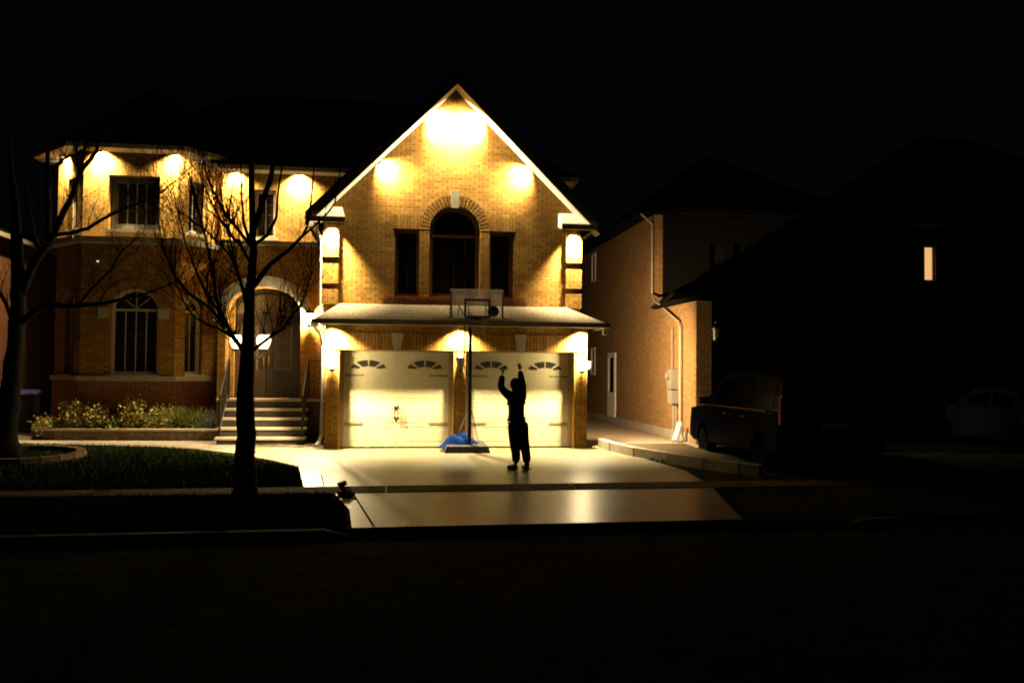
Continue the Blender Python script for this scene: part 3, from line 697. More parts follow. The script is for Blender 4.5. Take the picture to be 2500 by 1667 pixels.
# ---- porch landing and steps (concrete, with railings)
S = empty('porch_steps', (-2.85, 21.6, .33), 'concrete front steps climbing to the arched porch with black railings', 'steps')
nS = 4; y0s = 21.0; tr = .27
zs = [.33, .50, .705, .91, 1.115, 1.33]
for i in range(4):
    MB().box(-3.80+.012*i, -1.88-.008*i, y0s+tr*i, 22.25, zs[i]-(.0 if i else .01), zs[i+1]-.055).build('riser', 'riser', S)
    MB().box(-3.84+.012*i, -1.85-.008*i, y0s+tr*i-.03, y0s+tr*(i+1)+.02, zs[i+1]-.053, zs[i+1]).build('tread', 'step', S)
LYF = y0s+tr*4
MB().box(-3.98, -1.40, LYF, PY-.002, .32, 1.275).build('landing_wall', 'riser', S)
MB().box(-4.02, -1.40, LYF-.035, DY-.05, 1.277, 1.33).build('landing_slab', 'step', S)
def rail(pts, hb, posts):
    r = MB(); top = [(x, y, z+hb) for x, y, z in pts]
    r.tube(top, .018, 6); r.tube([(x, y, z+.10) for x, y, z in pts], .012, 6)
    for (x, y, z) in pts: r.box(x-.018, x+.018, y-.018, y+.018, z, z+hb+.02)
    for a, b in zip(pts[:-1], pts[1:]):
        A, B = Vector(a), Vector(b); L_ = (B-A).length; n_ = max(1, int(L_/.11))
        for i in range(1, n_):
            p = A.lerp(B, i/n_); r.tube([p+Vector((0, 0, .1)), p+Vector((0, 0, hb))], .007, 4, cap=False)
    return r.build('railing', 'iron', S)
rail([(-3.76, 21.1, .50), (-3.76, LYF+.05, 1.33), (-3.76, PY-.05, 1.33)], .93, 0)
rail([(-1.93, 21.1, .50), (-1.93, LYF+.05, 1.33)], .93, 0)
rail([(-1.89, LYF+.05, 1.33), (-1.46, LYF+.05, 1.33)], .93, 0)

# ================================================================ lamps on the house
def deep(a, t=None):
    d = dict(ang=142, blend=1.0)
    if t: d['tilt'] = (R(t), 0)
    return d
soffit_light((GX-.60, YU-.13, 7.80), 640, 'left one of the two lights close under the gable peak', 'gable soffit lights', tilt=(R(46), R(-52)), ang=145, blend=1.0)
soffit_light((GX+.60, YU-.13, 7.80), 640, 'right one of the two lights close under the gable peak', 'gable soffit lights', tilt=(R(46), R(52)), ang=145, blend=1.0)
soffit_light((-.25, YU-.11, 6.69), 270, 'light halfway down the left slope of the gable eave', 'gable soffit lights', tilt=(R(46), R(-46)), **deep(135))
soffit_light((3.15, YU-.11, 6.69), 270, 'light halfway down the right slope of the gable eave', 'gable soffit lights', tilt=(R(46), R(46)), **deep(135))
soffit_light((-1.28, YU-.20, 5.30), 460, 'light under the left eave return above the corner quoins', 'eave return lights', ang=88, blend=1.0, tilt=(R(12), 0))
soffit_light((4.20, YU-.20, 5.30), 460, 'light under the right eave return above the corner quoins', 'eave return lights', ang=88, blend=1.0, tilt=(R(12), 0))
soffit_light((-1.21, 19.81, 3.035), 380, 'garage eave light over the left brick pier', 'garage eave lights', ang=125, blend=.9, tilt=(R(8), 0))
soffit_light((1.57, 19.81, 3.035), 210, 'garage eave light over the narrow centre pier behind the hoop', 'garage eave lights', ang=125, blend=.9, tilt=(R(8), 0))
soffit_light((4.32, 19.81, 3.035), 340, 'garage eave light over the right brick pier', 'garage eave lights', ang=125, blend=.9, tilt=(R(8), 0))
soffit_light((-8.03, 23.54, 7.295), 206, 'bay eave light above the far left angled window', 'bay eave lights', **deep(1, 36))
soffit_light((-6.98, 22.88, 7.295), 367, 'bay eave light left of the wide upper bay window', 'bay eave lights', **deep(1, 36))
soffit_light((-5.25, 22.88, 7.295), 525, 'bay eave light right of the wide upper bay window', 'bay eave lights', **deep(1, 36))
soffit_light((-3.95, 23.68, 7.075), 313, 'main eave light just right of the bay behind the tree trunk', 'main eave lights', **deep(1, 36))
soffit_light((-2.35, 23.68, 7.075), 393, 'main eave light beside the garage gable', 'main eave lights', **deep(1, 36))

def wall_lantern(x, y, z, glassm, energy, label, group, n=Vector((0, -1, 0)), r=.09, h=.27):
    L_ = empty('wall_lantern', (x, y, z), label, 'wall lantern', group)
    c = Vector((x, y, z)) + n*.13
    arm = MB().box(x-.04, x+.04, min(y, y-.02), y-.001, z-.02, z+.16) if abs(n.y) > .5 else MB().box(min(x, x+n.x*.02), max(x, x+n.x*.02), y-.04, y+.04, z-.02, z+.16)
    arm.tube([Vector((x, y, z+.02))+n*.01, Vector((x, y, z-.06))+n*.07, c+Vector((0, 0, -.05))], .011, 6)
    arm.build('bracket', 'iron', L_)
    lantern_body(L_, c, r, h, glassm)
    if energy: point(L_, c+Vector((0, 0, h*.45))+n*0.0, energy, .05)
    return L_
GL = 'black lanterns on the garage piers'
wall_lantern(-1.21, YL, 2.06, 'lampglass2', 100, 'lit lantern on the left garage pier', GL)
wall_lantern(1.57, YL, 2.06, 'dimglass', 0, 'unlit lantern on the narrow centre pier between the garage doors', GL)
wall_lantern(4.33, YL, 2.06, 'lampglass2', 100, 'lit lantern on the right garage pier', GL)
sl_ = wall_lantern(xr, 20.45, 2.1, 'lampglass4', 25, 'glowing lantern round the corner on the garage side wall', None, n=Vector((1, 0, 0)), r=.07, h=.2)
fl = bpy.data.lights.new('side_lamp', 'SPOT'); fl.energy = 1700; fl.color = (1, .68, .34); fl.spot_size = R(120); fl.spot_blend = .9; fl.shadow_soft_size = .06
flo = bpy.data.objects.new('side_lamp', fl); col.objects.link(flo); flo.parent = sl_; flo.location = Vector((xr+.25, 20.95, 2.45)) - ORG[sl_.name]
flo.rotation_euler = Vector((-.72, -.68, .12)).to_track_quat('Z', 'Y').to_euler()
pl = wall_lantern(-1.90, PY, 3.12, 'lampglass3', 950, 'large glowing lantern on the wall right of the porch arch', None, r=.12, h=.26)
# tiny indicator between the bay floors
s0 = empty('wall_sensor', (at(238, 638, 22.95)), 'tiny pale greenish light on the dark bay wall between floors', 'sensor')
p = at(238, 638, 22.95); MB().ball(p, .022, 10, 8).build('lens', 'tinylamp', s0); MB().tube([p+Vector((0, .02, 0)), p+Vector((0, .06, 0))], .03, 8).build('housing', 'white', s0)

# lamp post in the lawn
LPX, LPY = at(617, 830, 19.2).x, 19.2
LP = empty('lamp_post', (LPX, LPY, gz(19.2)), 'three headed glowing garden lamp post standing just behind the big tree trunk', 'lamp post')
ps = MB().lathe((LPX, LPY, gz(19.2)-.02), [(.10, 0), (.10, .05), (.06, .12), (.04, .3), (.035, 2.0), (.045, 2.05), (.03, 2.1), (.03, 2.42), (.05, 2.45), (.02, 2.5), (.005, 2.62)], 12)
ps.build('post', 'iron', LP)
for k, a in enumerate((180, -38, 62)):
    a = R(a); hx, hy = LPX+.34*math.cos(a), LPY+.30*math.sin(a); hd = MB()
    hd.tube([(LPX, LPY, 2.35), ((LPX+hx)/2, (LPY+hy)/2, 2.26), (hx, hy, 2.36), (hx, hy, 2.44)], .013, 6); ho = hd.build('arm', 'iron', LP)
    lantern_body(LP, (hx, hy, 2.46), .118, .29, 'lampglass', True)
    point(LP, (hx, hy, 2.60), 6, .05, (1, .82, .40))

# ================================================================ planter and plants
PLN = [(-8.35, 23.0), (-8.1, 22.55), (-7.5, 22.40), (-3.99, 22.16), (-3.99, 22.9), (-5.1, 22.92), (-7.3, 22.92)]
pw = MB(); out = [(-8.5, 23.3), (-8.3, 22.62), (-7.7, 22.36), (-6.5, 22.28), (-3.99, 22.12)]; inn = [(-8.3, 23.3), (-8.12, 22.74), (-7.6, 22.52), (-6.45, 22.44), (-3.99, 22.28)]
for i in range(4):
    a, b, c, d = out[i], out[i+1], inn[i+1], inn[i]
    pw.prism([a, b, c, d], .31, .56)
pw.build('planter_wall', 'planter')
pwo = bpy.data.objects['planter_wall']; tag(pwo, 'low curved block wall holding the flower bed under the bay', 'planter wall')
cp = MB()
for i in range(4):
    a, b, c, d = out[i], out[i+1], inn[i+1], inn[i]; cp.prism([(a[0]-.02*(i == 0), a[1]-.03), (b[0], b[1]-.03), (c[0], c[1]+.02), (d[0], d[1]+.02)], .561, .61)
cp.build('coping', 'step', None); co = bpy.data.objects['coping']; co.parent = pwo
bed = MB().prism([(-8.28, 23.3), (-8.1, 22.75), (-7.6, 22.53), (-6.45, 22.45), (-4.0, 22.29), (-4.0, 23.0), (-4.06, 24.0), (-5.15, 22.96), (-7.42, 22.96), (-8.3, 24.0)], .3, .545)
struct(bed, 'flower_bed', 'soil')
def shrub(x, y, z, w_, h, n, m, label, cat, leaf=.05, grassy=False, group='plants along the planter under the bay'):
    rr = random.Random(int(x*1000)+n); e = empty('grassy_plant' if grassy else 'shrub', (x, y, z), label, cat, group)
    st = MB(); lf = MB()
    nst = 26 if grassy else 9
    for i in range(nst):
        a = rr.uniform(0, 6.28); r0 = rr.uniform(0, .06 if not grassy else w_*.45); sp = rr.uniform(.2, 1)*w_*.5
        hh = h*rr.uniform(.55, 1); p0 = Vector((x+r0*math.cos(a), y+r0*math.sin(a)*.6, z-.02)); p1 = p0 + Vector((sp*math.cos(a)*.5, sp*math.sin(a)*.4, hh*.6)); p2 = Vector((x+sp*math.cos(a), y+sp*math.sin(a)*.7, z+hh))
        st.tube([p0, p1, p2], [.006, .005, .003], 4, cap=False)
        for k_ in range(n//nst):
            t_ = rr.uniform(.2, 1.0); q = (p0.lerp(p1, t_*2) if t_ < .5 else p1.lerp(p2, t_*2-1)) + Vector([rr.gauss(0, leaf*1.1) for _ in range(3)])
            if grassy:
                d = Vector((rr.gauss(0, .4), rr.gauss(0, .4), 1)).normalized()*leaf*rr.uniform(1.2, 2.6); s = Vector((rr.gauss(0, 1), rr.gauss(0, 1), 0)).normalized()*leaf*.10
                lf.add([q-s, q+s, q+d], [(0, 1, 2)])
            else:
                d = Vector([rr.gauss(0, 1) for _ in range(3)]).normalized()*leaf*rr.uniform(.6, 1.2); s = d.cross(Vector([rr.gauss(0, 1) for _ in range(3)])).normalized()*leaf*.33
                lf.add([q, q+d*.5+s, q+d, q+d*.5-s], [(0, 1, 2, 3)])
    st.build('stems', 'bark', e, fix=False); lf.build('foliage', m, e, fix=False)
PL = [(-7.95, .34, .22, 'leaf_y', 'low yellowish shrub at the far left end of the planter'),
      (-7.45, .5, .58, 'leaf_y', 'tall yellow leaved bush, first from the left end of the planter'),
      (-6.95, .48, .50, 'leaf_y', 'dense golden bush, second tall one from the left in the planter'),
      (-6.45, .46, .30, 'leaf_g', 'low darker green shrub in the dip between the golden bushes'),
      (-6.02, .44, .62, 'leaf_y', 'upright golden bush below the left edge of the big bay window'),
      (-5.62, .44, .42, 'leaf_y', 'spreading yellow green shrub under the big bay window'),
      (-5.25, .42, .46, 'leaf_y', 'bright yellow bush at the right corner of the bay front')]
for i, (x, w_, h, m, lb) in enumerate(PL):
    shrub(x, 22.62, .54, w_*1.35, h*1.15, 1000, m, lb, 'shrub', leaf=.075)
for i, (x, h, m, lb) in enumerate(((-4.92, .50, 'leaf_g', 'tufted green grass plant right of the yellow bushes'), (-4.58, .46, 'leaf_g', 'spiky green grass plant between tuft and lavender'), (-4.22, .40, 'leaf_b', 'blue grey lavender like clump beside the porch steps'))):
    shrub(x, 22.6, .54, .42, h, 700, m, lb, 'plant', leaf=.075, grassy=True)

# bin at the far left
bx = at(62, 1000, 25.5); bz = .33
B_ = empty('wheelie_bin', (bx.x, 25.5, bz), 'dark wheeled bin with pale blue lid beside the left tree trunk', 'bin')
MB().add([(bx.x-.22, 25.25, bz+.06), (bx.x+.22, 25.25, bz+.06), (bx.x+.22, 25.7, bz+.06), (bx.x-.22, 25.7, bz+.06), (bx.x-.29, 25.18, bz+.98), (bx.x+.29, 25.18, bz+.98), (bx.x+.29, 25.8, bz+.98), (bx.x-.29, 25.8, bz+.98)],
         [(0, 3, 2, 1), (4, 5, 6, 7), (0, 1, 5, 4), (1, 2, 6, 5), (2, 3, 7, 6), (3, 0, 4, 7)]).build('body', 'bin', B_)
MB().add([(bx.x-.31, 25.15, bz+.985), (bx.x+.31, 25.15, bz+.985), (bx.x+.31, 25.83, bz+1.03), (bx.x-.31, 25.83, bz+1.03), (bx.x-.27, 25.2, bz+1.03), (bx.x+.27, 25.2, bz+1.03), (bx.x+.27, 25.8, bz+1.1), (bx.x-.27, 25.8, bz+1.1)],
         [(0, 3, 2, 1), (4, 5, 6, 7), (0, 1, 5, 4), (1, 2, 6, 5), (2, 3, 7, 6), (3, 0, 4, 7)]).build('lid', 'binlid', B_)
for s in (-1, 1): MB().tube([(bx.x+s*.25, 25.72, bz+.1), (bx.x+s*.30, 25.72, bz+.1)], .1, 14).build('wheel', 'tyre', B_)

# stone edging ring round the left tree, island kerb, loose bricks, marker stake
rg = MB()
for i in range(22):
    a = 2*math.pi*i/22; a2 = a+2*math.pi/22*.93; c = (-7.1, 18.55)
    rg.prism([(c[0]+r*math.cos(t_), c[1]+r*math.sin(t_)) for r, t_ in ((1.08, a), (1.25, a), (1.25, a2), (1.08, a2))], gz(c[1]+1.1*math.sin(a))-.03, gz(c[1]+1.1*math.sin(a))+.13)
rg.build('tree_ring_edging', 'planter'); tag(bpy.data.objects['tree_ring_edging'], 'circular low stone edging round the foot of the left tree', 'edging')
ik = MB(); IP = [(4.95, 20.25), (5.0, 19.4), (5.25, 18.4), (5.66, 17.5), (6.1, 16.6), (6.5, 15.9), (6.75, 15.6)]
for a, b in zip(IP[:-1], IP[1:]):
    A, B = Vector(a), Vector(b); d = (B-A).normalized(); nn = Vector((-d.y, d.x)) * -1
    A2, B2 = A + d*.01, B - d*.005
    q = [A2, B2, B2+nn*.17, A2+nn*.17]
    zb = gz(A.y); ik.add([(p.x, p.y, min(gz(p.y), .33)-.02) for p in q] + [(p.x, p.y, min(gz(p.y), .33)+.19) for p in q], [(0, 3, 2, 1), (4, 5, 6, 7), (0, 1, 5, 4), (1, 2, 6, 5), (2, 3, 7, 6), (3, 0, 4, 7)])
ik.build('island_edging', 'conc'); tag(bpy.data.objects['island_edging'], 'raised concrete edging of the bed between the two driveways', 'edging')
isl = drape([(5.12, 20.0), (5.17, 19.4), (5.42, 18.4), (5.83, 17.5), (6.27, 16.6), (6.75, 15.8), (6.75, 20.0)], .10, 'island_bed', 'soil')
rb = MB(); c = at(844, 1235, 13.75); cx, cy = c.x, 13.75; zg = gz(13.75)+.01
def obr(cx, cy, z, ang, l, w_, h, tl=0):
    q = Matrix.Rotation(ang, 3, 'Z') @ Matrix.Rotation(tl, 3, 'Y'); v = [Vector((cx, cy, z)) + q @ Vector((a*l/2, b*w_/2, c_*h)) for c_ in (0, 1) for a, b in ((-1, -1), (1, -1), (1, 1), (-1, 1))]
    rb.add(v, [(0, 3, 2, 1), (4, 5, 6, 7), (0, 1, 5, 4), (1, 2, 6, 5), (2, 3, 7, 6), (3, 0, 4, 7)])
obr(cx-.02, cy+.05, zg, .5, .2, .1, .07); obr(cx+.04, cy-.06, zg, -.9, .2, .1, .07); obr(cx-.01, cy, zg+.071, 1.2, .19, .1, .07, .15); obr(cx-.05, cy+.03, zg+.14, .3, .12, .09, .065, -.3)
rb.build('loose_bricks', 'redbrick'); tag(bpy.data.objects['loose_bricks'], 'small heap of broken red bricks at the lawn corner by the apron', 'bricks')
sk = MB(); sk.tube([at(784, 1157, 14.9), at(793, 1192, 14.85)], .010, 5); sk.tube([at(793, 1192, 14.85), at(795, 1199, 14.82)], .012, 5)
sk.build('marker_stake', 'iron'); tag(bpy.data.objects['marker_stake'], 'thin leaning dark stake by the driveway edge at the sidewalk', 'stake')

# ================================================================ trees
def tree(name, limbs, label, seed, trunk_n, twig, lim_depth=3, depth0=13.5):
    rr = random.Random(seed); e = empty(name, limbs[0][0][0], label, 'tree')
    tk = MB(); br_ = MB(); tw = MB()
    def grow(p, d, L_, r, lev):
        nseg = 4; pts = [p]; rs = [r]; dd_ = d.copy()
        for i in range(nseg):
            dd_ = (dd_ + Vector((rr.gauss(0, .14), rr.gauss(0, .14), rr.gauss(0, .08) + .10))).normalized()
            pts.append(pts[-1] + dd_*L_/nseg); rs.append(max(.0022, r*(1-(i+1)/nseg*.75)))
        tw.tube(pts, rs, 4, cap=False)
        if lev > 0:
            for i in range(1, nseg+1):
                for _ in range(rr.choice((1, 1, 2))):
                    ax = Vector([rr.gauss(0, 1) for _ in range(3)]).normalized(); nd = (dd_ + ax*.75 + Vector((0, 0, .25))).normalized()
                    grow(pts[i], nd, L_*rr.uniform(.45, .75), rs[i]*.75, lev-1)
    for li, (pts, rad) in enumerate(limbs):
        P = [pts[0]]; Rr = [rad[0]]
        for i in range(len(pts)-1):
            for k_ in range(1, 4):
                t_ = k_/3; q = pts[i].lerp(pts[i+1], t_); rq = rad[i]+(rad[i+1]-rad[i])*t_
                if k_ < 3: q = q + Vector([rr.gauss(0, rq*.09) for _ in range(3)])
                P.append(q); Rr.append(rq)
        (tk if li == 0 else br_).tube(P, Rr, 10 if li == 0 else 7)
        if li >= trunk_n:
            for i in range(2, len(P)):
                for _ in range(rr.choice(twig)):
                    d0 = (P[i]-P[i-1]).normalized(); ax = Vector([rr.gauss(0, 1) for _ in range(3)]).normalized()
                    grow(P[i], (d0*.7 + ax*.8 + Vector((0, 0, .45))).normalized(), rr.uniform(.3, .9), max(.0036, min(.008, Rr[i]*.4)), lim_depth-1)
            grow(P[-1], (P[-1]-P[-2]).normalized(), .5, max(.0045, Rr[-1]*.8), lim_depth)
    tk.build('trunk', 'bark', e, smooth=True, fix=False)
    if br_.v: br_.build('branches', 'bark', e, smooth=True, fix=False)
    if tw.v: tw.build('crown', 'bark', e, fix=False, label='bare crown of fine upward twigs')
    return e
def limb(pix, Y0, widths, dy=None):
    n_ = len(pix); ys = dy or [0]*n_; out = []
    for (p, o) in zip(pix, ys): out.append(at(p[0], p[1], Y0+o))
    return out, [w_*.5*Y0/2200*.98 for w_ in widths]
Y1 = 13.4
main_limbs = [limb([(603, 1224), (600, 1190), (599, 1090), (599, 1000), (604, 860), (610, 740), (617, 640), (617, 560), (614, 430), (612, 330), (614, 240)], Y1, [84, 54, 46, 43, 33, 24, 19, 17, 14, 9, 4]),
    limb([(620, 560), (640, 495), (660, 440), (672, 370), (690, 290)], Y1, [15, 14, 13, 9, 4], [0, -.1, -.2, -.35, -.5]),
    limb([(618, 700), (660, 645), (700, 615), (735, 580), (750, 555), (758, 500), (765, 430), (768, 380)], Y1, [15, 12, 10, 8, 6, 5, 4, 3], [0, .1, .2, .3, .35, .4, .4, .4]),
    limb([(738, 578), (775, 545), (800, 520), (818, 495), (826, 440), (835, 400)], Y1, [6, 5, 5, 4, 3, 2], [.3, .4, .5, .6, .6, .6]),
    limb([(620, 600), (655, 572), (675, 530), (680, 460), (690, 400), (692, 360)], Y1, [9, 8, 7, 5, 4, 3], [0, -.15, -.3, -.4, -.5, -.5]),
    limb([(606, 740), (585, 680), (570, 620), (556, 560), (545, 500)], Y1, [10, 8, 6, 4, 3], [0, .2, .4, .5, .6]),
    limb([(612, 595), (596, 550), (590, 480), (588, 410), (586, 360)], Y1, [9, 7, 5, 4, 3], [0, .1, .2, .3, .3]),
    limb([(612, 600), (580, 560), (545, 515), (525, 475), (505, 430), (498, 390)], Y1, [9, 8, 6, 5, 4, 2], [0, -.2, -.4, -.5, -.6, -.7]),
    limb([(611, 640), (585, 595), (560, 570), (535, 530), (508, 475), (490, 430)], Y1, [9, 8, 7, 5, 4, 2], [0, .2, .3, .5, .6, .7]),
    limb([(603, 870), (575, 830), (556, 800), (540, 768), (527, 726), (518, 656), (500, 570), (478, 490), (462, 430)], Y1, [12, 11, 10, 9, 8, 6, 5, 4, 3], [0, -.2, -.3, -.4, -.5, -.6, -.7, -.8, -.8]),
    limb([(540, 768), (505, 720), (478, 660), (455, 600), (440, 540), (425, 480)], Y1, [8, 7, 5, 4, 3, 2], [-.4, -.2, 0, .2, .3, .4]),
    limb([(556, 800), (510, 750), (460, 715), (425, 670), (400, 610), (388, 550), (380, 500)], Y1, [8, 7, 6, 5, 4, 3, 2], [-.3, -.4, -.5, -.6, -.7, -.8, -.9]),
    limb([(606, 770), (590, 700), (575, 640), (540, 600), (500, 560), (470, 540)], Y1, [9, 7, 6, 5, 4, 3], [0, -.3, -.5, -.7, -.8, -.9]),
    limb([(612, 860), (665, 818), (687, 806), (706, 777), (735, 745), (751, 700), (765, 655)], Y1, [9, 8, 7, 6, 4, 3, 2], [0, -.1, -.2, -.3, -.3, -.3, -.3]),
    limb([(570, 825), (530, 800), (500, 790), (470, 770), (445, 730), (430, 690)], Y1, [7, 6, 5, 4, 3, 2], [-.2, -.5, -.7, -.9, -1, -1])]
tree('bare_tree', main_limbs, 'bare tree with thick black trunk in front of the porch steps', 11, 5, (1, 2, 2, 3), 2)
Y2 = 17.9
left_limbs = [limb([(10, 1112), (14, 1060), (24, 960), (38, 850), (44, 760), (44, 700), (42, 600), (36, 500), (26, 400), (18, 300)], Y2, [76, 52, 46, 38, 35, 32, 28, 20, 12, 6]),
    limb([(50, 720), (85, 640), (117, 600), (135, 565), (158, 512), (176, 480), (188, 445), (200, 415), (222, 390), (236, 368), (240, 340)], Y2, [22, 19, 17, 15, 15, 14, 12, 12, 11, 9, 6]),
    limb([(117, 605), (119, 540), (118, 480), (117, 420), (117, 370)], Y2, [15, 13, 13, 12, 9], [0, .1, .1, .2, .2]),
    limb([(117, 480), (122, 440), (138, 402), (162, 384), (182, 378)], Y2, [8, 7, 7, 6, 4], [.1, 0, 0, 0, 0]),
    limb([(196, 425), (200, 405), (206, 378), (208, 350)], Y2, [8, 7, 6, 4], [0, .1, .2, .3]),
    limb([(196, 425), (188, 395), (186, 365)], Y2, [6, 4, 3], [0, -.1, -.2]),
    limb([(133, 573), (170, 570), (215, 558), (250, 535), (280, 520), (330, 500), (380, 480), (430, 440)], Y2, [10, 9, 9, 8, 7, 6, 5, 3], [0, -.2, -.4, -.5, -.6, -.7, -.8, -.9]),
    limb([(50, 790), (90, 755), (130, 745), (190, 747), (240, 742), (290, 732), (340, 722), (400, 700)], Y2, [16, 15, 13, 12, 10, 8, 6, 4], [0, -.2, -.4, -.6, -.8, -.9, -1, -1]),
    limb([(190, 747), (230, 700), (270, 660), (300, 610), (330, 585)], Y2, [8, 7, 6, 5, 3], [-.6, -.5, -.4, -.3, -.2]),
    limb([(100, 620), (80, 560), (70, 500), (60, 440)], Y2, [10, 8, 6, 4], [0, .3, .5, .7]),
    limb([(42, 820), (15, 740), (-10, 700), (-40, 640)], Y2, [10, 9, 8, 6], [0, -.2, -.3, -.4])]
tree('bare_tree', left_limbs, 'bare tree at the far left edge inside the stone ring', 23, 1, (0, 1, 1, 2), 2)

# ================================================================ basketball hoop
HX, HY = 1.745, 19.35; HZ = gz(19.35)+.008
hp = empty('basketball_hoop', (HX, HY, HZ), 'portable basketball hoop with clear backboard between the garage doors', 'basketball hoop')
bs = MB().add([(HX-.55, HY-.32, HZ), (HX+.42, HY-.32, HZ), (HX+.42, HY+.75, HZ), (HX-.55, HY+.75, HZ), (HX-.50, HY-.28, HZ+.13), (HX+.38, HY-.28, HZ+.13), (HX+.34, HY+.55, HZ+.19), (HX-.46, HY+.55, HZ+.19)],
              [(0, 3, 2, 1), (4, 5, 6, 7), (0, 1, 5, 4), (1, 2, 6, 5), (2, 3, 7, 6), (3, 0, 4, 7)])
bs.build('base', 'plastic', hp)
MB().tube([(HX, HY, HZ+.1), (HX, HY, 2.2), (HX, HY, 3.1)], [.042, .042, .036], 10).build('pole', 'pole', hp)
MB().tube([(HX+.02, HY+.02, 1.28), (HX+.23, HY+.3, HZ+.17)], .010, 5).tube([(HX-.02, HY+.02, 1.28), (HX-.28, HY+.3, HZ+.17)], .010, 5).build('brace', 'chrome', hp)
MB().tube([(HX-.125, HY+.05, 3.05), (HX-.125, HY+.05, 2.1), (HX-.03, HY+.02, 1.95)], .013, 6).build('height_rod', 'pole', hp)
bx0, bx1, bz0, bz1 = 1.30, 2.46, 3.06, 3.81; BY = HY-.02
bf = MB().panel([rect(bx0, bx1, bz0, bz1), rect(bx0+.03, bx1-.03, bz0+.03, bz1-.03)], (0, BY, 0), FX, FN, .035)
bb = bf.build('backboard', 'clear', hp, label='clear backboard')
bb.data.materials.clear(); bb.data.materials.append(M_['clear'])
g_ = MB().panel([rect(bx0+.031, bx1-.031, bz0+.031, bz1-.031)], (0, BY+.012, 0), FX, FN, .008).build('board_panel', 'clear', bb)
vb = MB()
for x in (bx0+.01, bx0+.405, bx0+.78, bx1-.015): vb.box(x-.014, x+.014, BY+.036, BY+.07, bz0-.03, bz1)
vb.box(bx0, bx1, BY+.0362, BY+.06, bz0-.005, bz0+.018)
vb.build('board_frame', 'pole', bb)
MB().box(bx0+.025, bx0+.045, BY+.012, BY+.034, bz0+.03, bz1-.03).box(bx1-.045, bx1-.02, BY+.012, BY+.034, bz0+.03, bz1-.03).build('edge_trim', 'boardline', bb)
MB().panel([rect(1.60, 2.17, 3.20, 3.60), rect(1.65, 2.12, 3.20+.04, 3.55)], (0, BY-.006, 0), FX, FN, .005).build('target_square', 'boardline', bb)
# rim and net
RC = (1.885, BY-.30, 3.17); rm = MB().tube([(RC[0]+.225*math.cos(t_), RC[1]+.225*math.sin(t_), RC[2]) for t_ in [2*math.pi*i/24 for i in range(25)]], .011, 6, cap=False)
rm.box(RC[0]-.08, RC[0]+.08, BY-.09, BY-.007, RC[2]-.07, RC[2]+.02); rim = rm.build('rim', 'pole', bb)
nt_ = MB()
for k in range(12):
    a = 2*math.pi*k/12
    for s in (-1, 1):
        pts = []
        for i in range(5):
            rr_ = .22-.11*i/4; aa = a+s*i*math.pi/24*1.0; pts.append((RC[0]+rr_*math.cos(aa), RC[1]+rr_*math.sin(aa), RC[2]-.09*i))
        nt_.tube(pts, .004, 3, cap=False)
nt_.build('net', 'netm', rim)
# lift arms behind the board (seen through it) down to the pole
MB().tube([(bx0+.12, BY+.1, 3.62), (bx0+.25, BY+.3, 3.40), (HX, HY+.25, 3.05)], .018, 5).tube([(bx0+.22, BY+.1, 3.6), (bx0+.16, BY+.2, 3.1)], .014, 5).tube([(bx0+.45, BY+.1, 3.3), (HX, HY+.03, 3.0)], .018, 5).build('lift_arm', 'pole', hp)
# basketball in flight
bc = at(1204, 760, 18.9); bo = MB().ball(bc, .121, 24, 16).build('basketball', 'ball', smooth=True); tag(bo, 'dark basketball in mid air in front of the clear backboard', 'basketball')
sm = MB()
for (ax, ay) in ((0, 0), (1, 0), (0, 1)):
    pts = []
    for i in range(25):
        t_ = 2*math.pi*i/24; v = Vector((math.cos(t_), 0, math.sin(t_))) if (ax, ay) == (0, 0) else (Vector((0, math.cos(t_), math.sin(t_))) if ax else Vector((math.cos(t_), math.sin(t_), 0)))
        pts.append(bc + v*.1205)
    sm.tube(pts, .003, 4, cap=False)
so = sm.build('seam', 'iron', None); so.parent = bo
# crumpled blue tarp on the base
rr = random.Random(5); tp = MB(); n_, m_ = 26, 16; tc = (HX-.18, HY+.20, HZ+.10)
for i in range(n_+1):
    for j_ in range(m_+1):
        u = i/n_*2-1; v = j_/m_*2-1; r2 = min(1, (u*u+v*v)**.5); hgt = .27*(1-r2**2.6) + .05*math.sin(u*9+v*4)*(1-r2) + rr.gauss(0, .012)
        tp.v.append(Vector((tc[0]+u*.43, tc[1]+v*.28, tc[2]+max(-.09, hgt-.02))))
tp.f = [(i*(m_+1)+j_, (i+1)*(m_+1)+j_, (i+1)*(m_+1)+j_+1, i*(m_+1)+j_+1) for i in range(n_) for j_ in range(m_)]
to = tp.build('blue_tarp', 'tarp', fix=False, smooth=True); tag(to, 'crumpled blue tarp bundled over the foot of the hoop', 'tarp')

